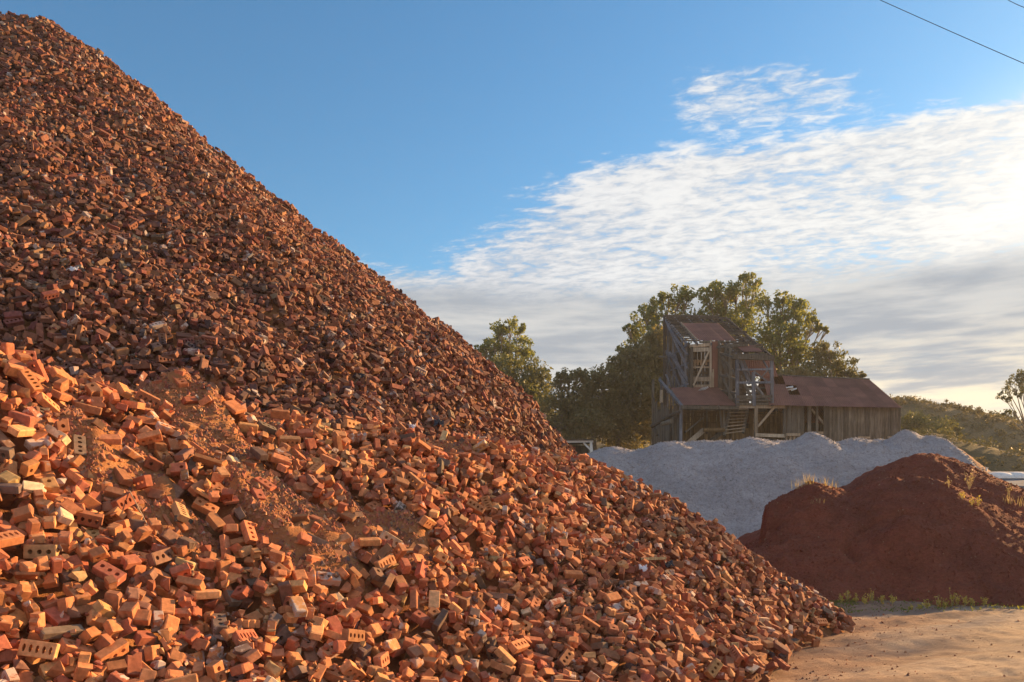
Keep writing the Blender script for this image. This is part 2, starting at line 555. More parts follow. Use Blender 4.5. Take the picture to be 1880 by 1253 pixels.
for q in [(.2, 5.6), (-1.3, 4.0), (-3, 2.4), (3.6, 9.2), (6.8, 15), (7.2, 17.5), (5, 18.5), (3.2, 7.4), (6, 12.5)]:
    CTRL.append(np.array([q[0], q[1], -.35 if q[1] < 8 else -.45]))
CTRL = np.array(CTRL)


def rbf_fit(p, lam=.02):
    n = len(p)
    r = np.hypot(p[:, None, 0] - p[None, :, 0], p[:, None, 1] - p[None, :, 1])
    K = -r - lam * 0 + np.eye(n) * lam * -1 * -1
    K = r * -1 + np.eye(n) * -lam
    A = np.zeros((n + 3, n + 3)); A[:n, :n] = K; A[:n, n] = 1; A[:n, n + 1:] = p[:, :2]; A[n, :n] = 1; A[n + 1:, :n] = p[:, :2].T
    b = np.zeros(n + 3); b[:n] = p[:, 2]
    return np.linalg.solve(A, b)


RB = rbf_fit(CTRL)


def front(x, y):
    s = RB[-3] + RB[-2] * x + RB[-1] * y
    for w, p in zip(RB[:-3], CTRL):
        s = s - w * np.sqrt((x - p[0]) ** 2 + (y - p[1]) ** 2 + .04)
    return s


def dust(x, y):
    """0..1: where the heap is orange dust with few bricks (three runnels down the front)"""
    w = .28 * fbm(x * 1.1, y * 1.1, 31, 4)
    m = np.zeros_like(x)
    for pts, wd in (([(340, 745, 9.15), (400, 800, 8.6), (470, 880, 8.1), (560, 960, 7.9)], .50),
                    ([(420, 770, 9.5), (520, 840, 9.3), (600, 905, 9.0), (720, 985, 8.6)], .34),
                    ([(180, 880, 7.5), (280, 960, 7.3), (360, 1030, 7.1)], .34),
                    ([(660, 800, 10.7), (760, 835, 11.2), (840, 870, 11.3)], .28),
                    ([(250, 760, 8.8), (330, 740, 9.1)], .40)):
        w3 = [P(*p) for p in pts]
        for a, b in zip(w3[:-1], w3[1:]):
            dd, _ = seg_d(x, y, a[:2], b[:2])
            m = np.maximum(m, 1 - sstep(wd * .35, wd * 1.35, dd + w))
    return m


DL = P(350, 752, 9.0)


def heap(x, y):
    r = np.sqrt((x - CONE[0]) ** 2 + (y - CONE[1]) ** 2 + .02)
    c = CONE[2] - CONE[3] * r + .16 * fbm(x * .5, y * .5, 5, 3) + .10 * fbm(x * 1.7, y * 1.7, 6, 2)
    c = c - .75 * sstep(5.6, 3.2, c) * sstep(-2.5, .6, x)
    c = -smax(-c, np.full_like(c, -16.35), .5)
    f = front(x, y) + .24 * np.exp(-((x - DL[0]) ** 2 + (y - DL[1]) ** 2) / .22) + .10 * fbm(x * .7, y * .7, 8, 3) + .06 * fbm(x * 2.2, y * 2.2, 9, 2)
    return smax(c, f, .12) - .08

# ------------------------------------------------------------------ brick shapes
def ngon(cx, cy, rx, ry, n, rot=0.):
    return [(cx + rx * math.cos(rot + k * 2 * math.pi / n), cy + ry * math.sin(rot + k * 2 * math.pi / n)) for k in range(n)]


def slab_shape(outline, holes, h, bev=.004, rough=0., r=None, outline2=None):
    """a flat prism (thickness h) with a worn edge and holes right through it; returns vertices, faces"""
    r = r or random
    n = len(outline)
    o2 = outline2 or outline
    cx = sum(p[0] for p in outline) / n; cy = sum(p[1] for p in outline) / n

    def inset(ol, b):
        res = []
        for x, y in ol:
            L = math.hypot(x - cx, y - cy) + 1e-9
            k = b * r.uniform(.5, 1.5 + rough * 3) / L
            res.append((x + (cx - x) * k, y + (cy - y) * k))
        return res
    rings = [([*inset(outline, bev * 1.3)], h / 2), (outline, h / 2 - bev), (o2, -h / 2 + bev), ([*inset(o2, bev * 1.3)], -h / 2)]
    v, f = [], []
    for ol, z in rings: v += [(x, y, z + r.uniform(-1, 1) * .0012) for x, y in ol]
    for k in range(3):
        a, b = k * n, (k + 1) * n
        for i in range(n):
            j = (i + 1) % n
            f.append((a + i, b + i, b + j, a + j))
    hs = []
    for hl in holes:
        s0 = len(v); m = len(hl)
        v += [(x, y, h / 2) for x, y in hl] + [(x, y, -h / 2) for x, y in hl]
        hs.append((s0, m, hl))
        for i in range(m):
            j = (i + 1) % m
            f.append((s0 + i, s0 + j, s0 + m + j, s0 + m + i)[::1])
    for side in (0, 1):
        ol = rings[0][0] if side == 0 else rings[3][0]
        idx = list(range(n)) if side == 0 else list(range(3 * n, 4 * n))
        pts = [Vector(p) for p in ol]; edges = [(i, (i + 1) % n) for i in range(n)]
        for s0, m, hl in hs:
            b = len(pts)
            pts += [Vector(p) for p in hl]; edges += [(b + i, b + (i + 1) % m) for i in range(m)]
            idx += [s0 + i + (0 if side == 0 else m) for i in range(m)]
        if not hs:
            fc = tuple(idx)
            f.append(fc if side == 0 else fc[::-1]); continue
        vo, eo, fo, ov, _, _ = delaunay_2d_cdt(pts, edges, [], 1, 1e-6)
        for tri in fo:
            c = sum((vo[i] for i in tri), Vector((0, 0))) / len(tri)
            inh = False
            for s0, m, hl in hs:
                hx = sum(p[0] for p in hl) / m; hy = sum(p[1] for p in hl) / m
                rx = max(abs(p[0] - hx) for p in hl); ry = max(abs(p[1] - hy) for p in hl)
                if ((c.x - hx) / rx) ** 2 + ((c.y - hy) / ry) ** 2 < .8: inh = True
            if inh: continue
            try: ids = [idx[ov[i][0]] for i in tri]
            except IndexError: continue
            f.append(tuple(ids) if side == 0 else tuple(ids[::-1]))
    return v, f


def rounded_rect(L, W, c, r):
    a, b = L / 2, W / 2
    q = []
    for sx, sy, fl in ((1, 1, 0), (-1, 1, 1), (-1, -1, 0), (1, -1, 1)):
        c1, c2 = c * r.uniform(.6, 1.7), c * r.uniform(.6, 1.7)
        p = [(sx * a, sy * (b - c1)), (sx * (a - c2), sy * b)]
        q += p if not fl else p[::-1]
    return q


def broken(outline, x0, jag, r):
    """cut the outline at about x = x0 with a ragged break; keeps the left part"""
    left = [p for p in outline if p[0] < x0]
    ys = sorted(p[1] for p in outline)
    y0, y1 = ys[0], ys[-1]
    n = r.choice((3, 4, 5)); sl = r.uniform(-.35, .35)
    cut = [(x0 + sl * (y0 + (y1 - y0) * k / n) + (r.uniform(-jag, jag) if 0 < k < n else 0), y0 + (y1 - y0) * k / n) for k in range(n + 1)]
    left.sort(key=lambda p: math.atan2(p[1], p[0] - (x0 - .06)))
    # left part runs counter-clockwise from the top of the break round to its foot
    top = [p for p in left]
    top.sort(key=lambda p: (math.atan2(p[1], p[0] - x0) % (2 * math.pi)))
    return cut + top


def chip(L, W, H, r, n=14):
    bm = bmesh.new()
    for k in range(n):
        p = Vector((r.uniform(-1, 1), r.uniform(-1, 1), r.uniform(-1, 1)))
        m = max(abs(c) for c in p); p = p / m * r.uniform(.82, 1)
        bm.verts.new((p.x * L / 2, p.y * W / 2, p.z * H / 2))
    res = bmesh.ops.convex_hull(bm, input=bm.verts)
    bmesh.ops.delete(bm, geom=[e for e in res['geom_interior'] if isinstance(e, bmesh.types.BMVert)], context='VERTS')
    bm.verts.index_update()
    v = [tuple(p.co) for p in bm.verts]; f = [tuple(q.index for q in fc.verts) for fc in bm.faces]
    bm.free()
    return v, f


SHAPES = []          # dict: v, f, dims, kind
rs = random.Random(3)


def shape(kind, wt, vf):
    v = np.array(vf[0], float) * .95
    c = (v.max(0) + v.min(0)) / 2
    v = v - c
    loops = np.array([i for q in vf[1] for i in q], np.int32); sizes = np.array([len(q) for q in vf[1]], np.int32)
    SHAPES.append(dict(kind=kind, w=wt, v=v, loops=loops, sizes=sizes, dims=v.max(0) - v.min(0)))


for k in range(3):
    L, W, H = .232 + rs.uniform(-.006, .006), .110, .074
    shape('three-hole brick', .9, slab_shape(rounded_rect(L, W, .005, rs), [ngon(x, 0, .019, .019, 9) for x in (-.068, 0, .068)], H, .004, .3, rs))
for k in range(2):
    L, W, H = .24, .108, .072
    shape('four-hole brick', .8, slab_shape(rounded_rect(L, W, .005, rs), [ngon(x, 0, .0155, .021, 8) for x in (-.082, -.028, .028, .082)], H, .004, .3, rs))
L, W, H = .232, .112, .07
shape('five-slot brick', .5, slab_shape(rounded_rect(L, W, .005, rs), [ngon(x, 0, .011, .028, 8) for x in (-.084, -.042, 0, .042, .084)], H, .004, .3, rs))
for k in range(3):
    shape('solid brick', 1.15, slab_shape(rounded_rect(.225 + rs.uniform(-.01, .01), .108, .005 + .003 * k, rs), [], .07, .005 + .001 * k, .6, rs))
shape('long slim brick', .5, slab_shape(rounded_rect(.285, .085, .004, rs), [], .052, .004, .4, rs))
shape('square paver', .12, slab_shape(rounded_rect(.2, .19, .008, rs), [], .05, .005, .4, rs))
for k in range(3):
    ol = rounded_rect(.232, .110, .005, rs); x0 = rs.uniform(-.02, .04)
    a = broken(ol, x0, .012, rs); b = [(x + (rs.uniform(-.016, .012) if i < 6 and x > x0 - .03 else 0), y) for i, (x, y) in enumerate(a)]
    shape('holed half brick', .75, slab_shape(a, [ngon(-.068, 0, .019, .019, 9)] , .074, .004, .5, rs, b))
for k in range(4):
    ol = rounded_rect(.225, .108, .006, rs); x0 = rs.uniform(-.03, .06)
    a = broken(ol, x0, .014, rs); b = [(x + (rs.uniform(-.02, .015) if i < 6 and x > x0 - .03 else 0), y) for i, (x, y) in enumerate(a)]
    shape('half brick', 1.0, slab_shape(a, [], .07, .005, .7, rs, b))
for k in range(2):
    ol = rounded_rect(.225, .108, .006, rs); x0 = rs.uniform(-.05, -.01)
    a = broken(ol, x0, .016, rs)
    shape('brick stub', .8, slab_shape(a, [], .07, .005, .8, rs))
for k in range(3):
    shape('thin clay slab', .38, slab_shape(broken(rounded_rect(.22, .10, .006, rs), rs.uniform(0, .06), .02, rs), [], .026 + .006 * k, .003, .6, rs))
for k in range(5):
    shape('jagged brick lump', .42, chip(rs.uniform(.10, .17), rs.uniform(.08, .11), rs.uniform(.05, .08), rs))
for k in range(4):
    shape('brick chip', .5, chip(rs.uniform(.05, .09), rs.uniform(.035, .06), rs.uniform(.02, .04), rs, 11))
NS = len(SHAPES)
SW = np.array([s['w'] for s in SHAPES]); SW /= SW.sum()
SD = np.array([s['dims'] for s in SHAPES])

# ------------------------------------------------------------------ tip the bricks out, one on another
RES = .025
X0, X1, Y0, Y1 = -18.0, 7.5, 2.6, 27.0
NX, NY = int((X1 - X0) / RES), int((Y1 - Y0) / RES)
cxs = X0 + (np.arange(NX) + .5) * RES; cys = Y0 + (np.arange(NY) + .5) * RES
GX, GY = np.meshgrid(cxs, cys)
HB = heap(GX, GY).astype(np.float64)
gy_, gx_ = np.gradient(HB, RES)
# a wider slope for the lie of the bricks
def blur(a, n):
    for ax in (0, 1):
        c = np.cumsum(np.pad(a, [(n + 1, n) if i == ax else (0, 0) for i in (0, 1)], mode='edge'), axis=ax)
        a = (np.take(c, range(2 * n + 1, c.shape[ax]), ax) - np.take(c, range(0, c.shape[ax] - 2 * n - 1), ax)) / (2 * n + 1)
    return a
sgx, sgy = blur(gx_, 12), blur(gy_, 12)
DU = dust(GX, GY)
lump = .5 + .5 * fbm(GX * 2.6, GY * 2.6, 41, 4)
BAREF = DU * 1.05 > .38 + .36 * vnoise(GX * 4.5, GY * 4.5, 46)
HEIGHT = np.maximum(HB, np.maximum(terrain(GX, GY), -.2)) + DU * (.10 * lump + .05)
SOILH = HEIGHT.copy()
ground_z = terrain(GX, GY)
# only the faces turned to the yard and their neighbours
facing = -(sgx * GX + sgy * GY) * -1 * -1
nd = (-sgx) * (-GX) + (-sgy) * (-GY) + (EYE - HB)
u_ = 940 + F * GX / GY; v_ = 950 - (HB - EYE) / GY * F
OKM = ((nd > -1.6) | (GY < 10)) & (u_ > -190) & (u_ < 1700) & (v_ < 1400) & (HB > ground_z - .12)
TOPID = -np.ones((NY, NX), np.int32)
CELL = 12; HALF = 6
CY, CX = NY // CELL - 2, NX // CELL - 2
cell_ok = OKM[:CELL * (NY // CELL), :CELL * (NX // CELL)].reshape(NY // CELL, CELL, NX // CELL, CELL).mean((1, 3))
PW = 14  # patch width in raster cells
ar = (np.arange(PW) - PW / 2 + .5) * RES
LX, LY = np.meshgrid(ar, ar)
B = dict(p=[], R=[], s=[])
nb = 0
ROUNDS = 27


def rand_frames(n, nx, ny):
    """rotation matrices: bricks lying roughly with the slope, tilted at random"""
    nrm = np.stack([-nx, -ny, np.ones(n)], 1); nrm /= np.linalg.norm(nrm, axis=1)[:, None]
    nrm = nrm + rng.normal(size=(n, 3)) * rng.choice([.18, .40, .75], n, p=[.3, .45, .25])[:, None]
    nrm /= np.linalg.norm(nrm, axis=1)[:, None]
    t = rng.normal(size=(n, 3)); t -= (t * nrm).sum(1)[:, None] * nrm; t /= np.linalg.norm(t, axis=1)[:, None]
    b = np.cross(nrm, t)
    Rm = np.stack([t, b, nrm], 2)
    k = rng.random(n)
    up = k < .30
    Rm[up] = np.stack([Rm[up][:, :, 0], Rm[up][:, :, 2], -Rm[up][:, :, 1]], 2)      # on edge
    end = k > .90
    Rm[end] = np.stack([Rm[end][:, :, 2], Rm[end][:, :, 1], -Rm[end][:, :, 0]], 2)  # on end
    return Rm


def box_maps(Rm, dims):
    """top and bottom of a turned box on the raster patch, nan outside it"""
    h = dims[:, None, None, :] / 2
    o = Rm[:, None, None, 0, :] * LX[None, :, :, None] + Rm[:, None, None, 1, :] * LY[None, :, :, None]
    d = Rm[:, None, None, 2, :]
    d = np.where(np.abs(d) < 1e-4, 1e-4, d)
    t1 = (-h - o) / d; t2 = (h - o) / d
    lo = np.minimum(t1, t2).max(-1); hi = np.maximum(t1, t2).min(-1)
    return lo, hi, hi > lo


Hp = HEIGHT
KC = 5
for rd in range(ROUNDS):
    for col in range(4):
        ii, jj = np.meshgrid(np.arange(1 + col // 2, CY, 2), np.arange(1 + col % 2, CX, 2), indexing='ij')
        ii, jj = ii.ravel(), jj.ravel()
        k = cell_ok[ii, jj] > .3
        if rd >= 9:      # later tips only where earth still shows or close to the yard
            bare_c = (TOPID[:CELL * (NY // CELL), :CELL * (NX // CELL)] < 0).reshape(NY // CELL, CELL, NX // CELL, CELL).mean((1, 3))
            k &= (bare_c[ii, jj] > .05) | (cys[ii * CELL] < 10)
        ii, jj = ii[k], jj[k]
        n = len(ii)
        best = np.full(n, 1e9); bi = None
        res = None
        for c in range(KC):
            py = ii * CELL + rng.integers(0, CELL, n); px = jj * CELL + rng.integers(0, CELL, n)
            # small pieces come later and fill gaps
            w = SW * np.where(SD[:, 0] < .1, .25 + .15 * rd, 1); w = w / w.sum()
            sh = rng.choice(NS, n, p=w)
            Rm = rand_frames(n, sgx[py, px], sgy[py, px])
            lo, hi, inb = box_maps(Rm, SD[sh])
            rr = (py[:, None] + np.arange(PW) - PW // 2)[:, :, None]; cc = (px[:, None] + np.arange(PW) - PW // 2)[:, None, :]
            hh = Hp[rr, cc]
            z0 = np.where(inb, hh - lo, -1e9).max((1, 2))
            gap = np.where(inb, z0[:, None, None] + lo - hh, 0).sum((1, 2)) / np.maximum(inb.sum((1, 2)), 1)
            sink = np.minimum(gap * .55, .03)
            top = (np.where(inb, hi, -1e9).max((1, 2)) + z0 - HB[py, px])
            score = gap * 1.6 + .5 * top + .35 * (z0 - HB[py, px])
            score = np.where(inb.sum((1, 2)) < 2, 1e8, score)
            # keep the dust runnels mostly bare and the foot of the heap ragged
            bare = BAREF[py, px] & (rng.random(n) > (.10 if rd < 3 else .015))
            thin = np.clip((HB[py, px] - ground_z[py, px] + .03) / .25, 0, 1)
            bare |= rng.random(n) > thin ** .7 * 1.0
            score = np.where(bare, 1e8, score)
            vals = (py, px, sh, z0 - sink, score)
            if res is None:
                res = [q.copy() for q in vals]; Rb, lob, hib, inbb = Rm, lo, hi, inb
            else:
                m = score < res[4]
                for a, b in zip(res, vals): a[m] = b[m]
                m3 = m[:, None, None]
                Rb = np.where(m3, Rm, Rb); lob = np.where(m3, lo, lob); hib = np.where(m3, hi, hib); inbb = np.where(m3, inb, inbb)
        lim = .15 + .015 * min(rd, 8)
        good = (res[4] < 1e7) & (res[3] - HB[res[0], res[1]] < lim)
        py, px, sh, z0, _ = [q[good] for q in res]
        Rb, hib, inbb = Rb[good], hib[good], inbb[good]
        rr = (py[:, None] + np.arange(PW) - PW // 2)[:, :, None]; cc = (px[:, None] + np.arange(PW) - PW // 2)[:, None, :]
        new = np.where(inbb, z0[:, None, None] + hib, -1e9)
        old = Hp[rr, cc]
        ids = nb + np.arange(len(py))
        win = new > old
        Hp[rr, cc] = np.where(win, new, old)
        TOPID[rr, cc] = np.where(win, ids[:, None, None], TOPID[rr, cc])
        B['p'].append(np.stack([cxs[px], cys[py], z0], 1)); B['R'].append(Rb); B['s'].append(sh)
        nb += len(py)
BP = np.concatenate(B['p']); BR = np.concatenate(B['R']); BS = np.concatenate(B['s'])
seen = np.bincount(TOPID[TOPID >= 0], minlength=nb)
keep = seen >= 2
remap = -np.ones(nb + 1, np.int64); remap[:-1][keep] = np.arange(keep.sum())
BP, BR, BS, seen = BP[keep], BR[keep], BS[keep], seen[keep]
NBR = len(BP)
print('bricks', nb, 'kept', NBR)
# colours of the clay
TONES = np.array([(.36, .155, .085), (.31, .125, .075), (.25, .085, .06), (.21, .10, .065), (.40, .21, .115), (.16, .085, .07), (.29, .195, .12), (.105, .075, .075), (.44, .33, .26)])
TNAME = ['orange red', 'brick red', 'deep red', 'brown', 'pale orange', 'dark brown', 'tan', 'charred grey', 'pale washed']
TP = np.array([.24, .23, .18, .12, .08, .07, .03, .045, .008])
BT = rng.choice(len(TONES), NBR, p=TP / TP.sum())
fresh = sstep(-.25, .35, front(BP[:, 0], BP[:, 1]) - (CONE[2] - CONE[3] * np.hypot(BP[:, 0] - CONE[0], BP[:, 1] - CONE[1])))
fresh = fresh * (1 - .5 * sstep(-1.5, 4, BP[:, 0]))     # dusty orange newer tip, browner old slope, with sun and shade painted into both
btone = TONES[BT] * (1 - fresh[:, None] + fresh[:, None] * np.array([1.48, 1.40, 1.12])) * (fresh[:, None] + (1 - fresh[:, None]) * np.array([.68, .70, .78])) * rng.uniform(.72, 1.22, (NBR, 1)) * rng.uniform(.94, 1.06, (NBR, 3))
mort = np.where(rng.random(NBR) < .06, rng.uniform(.38, .7, NBR), rng.uniform(0, .22, NBR))

# the 300 that show largest are bricks of their own, the rest one mass
dist = np.linalg.norm(BP - np.array([0, 0, EYE]), axis=1)
bu = 940 + F * BP[:, 0] / BP[:, 1]; bv = 950 - (BP[:, 2] - EYE) / BP[:, 1] * F
size = np.minimum(seen * RES * RES, .03) / dist ** 2
inframe = (bu > 8) & (bu < 1870) & (bv > 10) & (bv < 1240)
order = np.argsort(-np.where(inframe, size, 0))
SOLO = order[:300]
solo = np.zeros(NBR, bool); solo[SOLO] = True


def brick_mass(name, idx, mat):
    V, Lp, Sz, C = [], [], [], []
    off = 0
    for s in range(NS):
        k = idx[BS[idx] == s]
        if not len(k): continue
        S = SHAPES[s]
        nv = len(S['v'])
        vv = np.einsum('nij,vj->nvi', BR[k], S['v']) + BP[k][:, None, :]
        V.append(vv.reshape(-1, 3))
        Lp.append((S['loops'][None, :] + (off + np.arange(len(k)) * nv)[:, None]).ravel())
        Sz.append(np.tile(S['sizes'], len(k)))
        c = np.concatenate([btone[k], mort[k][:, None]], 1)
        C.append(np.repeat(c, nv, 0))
        off += nv * len(k)
    return np_mesh(name, np.concatenate(V), np.concatenate(Lp), np.concatenate(Sz), mat, np.concatenate(C))


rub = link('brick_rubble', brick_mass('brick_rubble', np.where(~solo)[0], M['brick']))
tag(rub, 'huge steep heap of thousands of tumbled red bricks', 'brick heap', kind='stuff')

# names for the single bricks: by look first, then by what lies next to them
def pose(R, dims):
    a = np.abs(R[2, :])
    k = int(np.argmax(a))
    if dims[0] > 1.25 * dims[1] and k == 0 and a[0] > .8: return 'standing on end'
    if k == 2: return 'lying flat' if a[2] > .9 else 'tilted face up'
    if k == 1: return 'lying on its side' if a[1] > .9 else 'leaning on its side'
    return 'tipped steeply'


def zone(u, v):
    if v > 1130:
        return ('at bottom left corner of heap' if u < 220 else 'low on the heap left of centre' if u < 560 else
                'along the bottom edge of heap' if u < 1000 else 'at the foot beside the road')
    if v > 930:
        return ('beside the left frame edge' if u < 160 else 'below the orange dust runnel' if u < 620 else 'mid slope of the heap')
    return 'on the left shoulder' if u < 240 else 'near the orange dust patch' if u < 640 else 'upper sunlit ledge'


labs = {}
for i in SOLO:
    kd = SHAPES[BS[i]]['kind']
    t = TNAME[BT[i]]
    if mort[i] > .5: t += ' whitewashed' if BT[i] != 8 else ''
    labs[i] = [t, kd, pose(BR[i], SD[BS[i]]), zone(bu[i], bv[i])]
text = {i: f'{l[0]} {l[1]} {l[2]} {l[3]}' for i, l in labs.items()}


def clashes():
    by = {}
    for i, s in text.items(): by.setdefault(s, []).append(i)
    return [m for m in by.values() if len(m) > 1]


for grp in clashes():                       # a striking neighbour tells look-alikes apart
    for i in grp:
        dd = np.linalg.norm(BP[SOLO] - BP[i], axis=1); dd[SOLO == i] = 9
        for j in SOLO[np.argsort(dd)[:4]]:
            if labs[j][:2] != labs[i][:2]:
                rel = ('above' if bv[j] > bv[i] else 'below') if abs(bv[j] - bv[i]) > abs(bu[j] - bu[i]) else ('right of' if bu[j] < bu[i] else 'left of')
                text[i] = f'{labs[i][0]} {labs[i][1]} {labs[i][2]} {rel} {labs[j][0]} {labs[j][1].split(" with")[0]}'
                break
ORD = ['leftmost', 'second from left', 'third from left', 'fourth from left', 'fifth from left', 'sixth from left', 'seventh from left', 'eighth from left', 'ninth from left', 'tenth from left']
for grp in clashes():
    for k, i in enumerate(sorted(grp, key=lambda q: bu[q])):
        text[i] = f'{labs[i][0]} {labs[i][1]} {labs[i][2]} {labs[i][3]}'
        text[i] += ', ' + (ORD[k] if k < 9 else 'rightmost')
for grp in clashes():
    for k, i in enumerate(sorted(grp, key=lambda q: bv[q])):
        text[i] = text[i].split(',')[0] + ', ' + ['topmost', 'second from top', 'third from top', 'fourth from top', 'fifth from top', 'sixth from top'][min(k, 5)]
for i in SOLO:                               # keep every label within sixteen words
    for a, b in ((' face up', ''), (' of heap', ''), (' on the', ' on'), (' the heap', ' heap')):
        if len(text[i].replace('-', ' ').split()) > 16: text[i] = text[i].replace(a, b)
for i in SOLO:
    S = SHAPES[BS[i]]
    nv = len(S['v'])
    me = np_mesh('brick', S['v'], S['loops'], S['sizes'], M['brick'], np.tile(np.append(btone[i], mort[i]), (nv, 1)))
    o = link({'brick chip': 'brick_fragment', 'jagged brick lump': 'brick_fragment', 'thin clay slab': 'clay_slab', 'square paver': 'paver'}.get(S['kind'], 'brick'), me)
    Mx = Matrix(BR[i].tolist()).to_4x4(); Mx.translation = Vector(BP[i])
    o.matrix_world = Mx
    tag(o, text[i], 'brick', 'bricks lying loose on the front of the heap')

# the dust and broken clay under and between the bricks
xs2 = spaced([(X0 + .1, -7, .12), (-7, 1, .035), (1, X1 - .1, .1)]); ys2 = spaced([(Y0 + .1, 12, .035), (12, Y1 - .1, .1)])


def soil_z(x, y):
    du = dust(x, y)
    lp = .5 + .5 * fbm(x * 2.6, y * 2.6, 41, 4)
    z = np.maximum(heap(x, y), -.3) - .07 * (1 - np.minimum(1, du * 2.5)) + du * (.12 * lp + .11 + .045 * fbm(x * 6, y * 6, 44, 4))
    return z


sm = link('soil_mound', grid_mesh('soil_mound', xs2, ys2, soil_z, M['soil'], keep=lambda c: c[:, 2] > -.22))
tag(sm, 'orange brick dust packed between the bricks, bare in sunlit runnels', 'soil mound', kind='structure')

# ------------------------------------------------------------------ gravel and dirt piles
GP = [(1010, 850, 46.5), (1075, 838, 47), (1130, 823, 47), (1180, 826, 47.5), (1230, 814, 47), (1290, 811, 47.5), (1330, 810, 47), (1380, 806, 47), (1420, 812, 47.5),
      (1446, 812, 47), (1492, 794, 46.5), (1535, 817, 47.2), (1572, 807, 47), (1612, 809, 47.5), (1662, 792, 46.5), (1700, 806, 46.3)]
GPW = [P(*q) for q in GP]
RIDGE = {10: .55, 14: .5}


def gravel_z(x, y):
    z = np.full_like(x, -9.)
    for k, p in enumerate(GPW):
        sharp = .3 if k in (10, 14) else 1.7
        d = np.hypot(x - p[0], (y - p[1]))
        z = np.maximum(z, smax(z, p[2] + .05 - .70 * (np.sqrt(d * d + sharp ** 2) - sharp), .12))
    for k, (a, b) in enumerate(zip(GPW[:-1], GPW[1:])):
        dd, t = seg_d(x, y, a[:2], b[:2])
        lo = a[2] + (b[2] - a[2]) * t - .06 if k < 8 else np.minimum(a[2], b[2]) - .18
        z = smax(z, lo - .70 * (np.sqrt(dd * dd + .5) - .7), .1)
    z = z - 1.9 * np.maximum(0, x - 24.1)
    gull = vnoise(x * 1.1 + .35 * y, y * .12, 51)
    z = z + .07 * fbm(x * .8, y * .8, 52, 4) + .07 * gull * sstep(.2, 1.5, 47 - y) + .025 * vnoise(x * 5, y * 5, 53)
    return z


def over_ground(fn, eps=-.12):
    return lambda c: c[:, 2] > terrain(c[:, 0], c[:, 1]) + eps


def crumbs(name, pts, s0, s1, mat, parent=None, tones=None):
    V, L = [], []
    base_ = np.array([(1, 0, -.6), (-.5, .87, -.6), (-.5, -.87, -.6), (.1, 0, .75), (.5, .5, .3)])
    tri = np.array([(0, 1, 4), (0, 4, 3), (1, 2, 3), (1, 3, 4), (2, 0, 3), (0, 2, 1)])
    n = len(pts)
    s = rng.uniform(s0, s1, n) * rng.choice([1, 1, 1, 1.8], n)
    a = rng.uniform(0, 6.28, n)
    R = np.zeros((n, 3, 3)); R[:, 0, 0] = np.cos(a); R[:, 0, 1] = -np.sin(a); R[:, 1, 0] = np.sin(a); R[:, 1, 1] = np.cos(a); R[:, 2, 2] = 1
    j = rng.uniform(.6, 1.4, (n, 5, 3))
    v = np.einsum('nij,nvj->nvi', R, base_[None] * j) * s[:, None, None] + pts[:, None, :]
    l = tri[None] + (np.arange(n) * 5)[:, None, None]
    return link(name, np_mesh(name, v.reshape(-1, 3), l, np.full(n * 6, 3), mat, None if tones is None else np.repeat(tones, 5, 0)), parent)



gm = link('gravel_pile', grid_mesh('gravel_pile', np.arange(-8, 36, .16), np.arange(36, 53, .16), gravel_z, M['gravel'], keep=over_ground(gravel_z)))
tag(gm, 'long bluish grey gravel pile with several peaks in front of the timber mill', 'gravel pile')


def cone_pile(x, y, pts, slope, rnd, seed, amp=.08):
    z = np.full_like(x, -9.)
    for p in pts:
        d = np.hypot(x - p[0], y - p[1])
        z = smax(z, p[2] - slope * (np.sqrt(d * d + rnd * rnd) - rnd), .12)
    return z + amp * fbm(x * 1.3, y * 1.3, seed, 4)


n = 16000
x = rng.uniform(2, 27, n); y = rng.uniform(37.5, 47.5, n); z = gravel_z(x, y)
k = z > terrain(x, y)
crumbs('stones', np.stack([x, y, z], 1)[k], .02, .06, M['gravel'], gm)['kind'] = 'stuff'
bp = [P(1722, 806, 47.6), P(1738, 816, 48.2)]
bm_ = link('earth_pile', grid_mesh('earth_pile', np.arange(20, 32, .2), np.arange(41, 54, .2), lambda x, y: cone_pile(x, y, bp, .95, .5, 61), M['brownsoil'], keep=over_ground(None)))
tag(bm_, 'small rounded brown earth pile at the right end of the gravel', 'earth pile')

RA = P(1690, 833, 25.4); RA2 = P(1704, 838, 25.6)
RB_ = [P(1612, 890, 22.2), P(1650, 875, 22.0), P(1720, 884, 21.5), P(1785, 944, 21.2), P(1870, 1018, 20.8), P(1990, 1070, 21)]
RC = [P(1520, 890, 22.8), P(1492, 884, 22.6), P(1452, 930, 22.4), P(1428, 990, 22.1)]
RAP = [P(1610, 915, 21.6), P(1550, 945, 21.2), P(1470, 985, 20.7), P(1385, 1012, 20.3)]


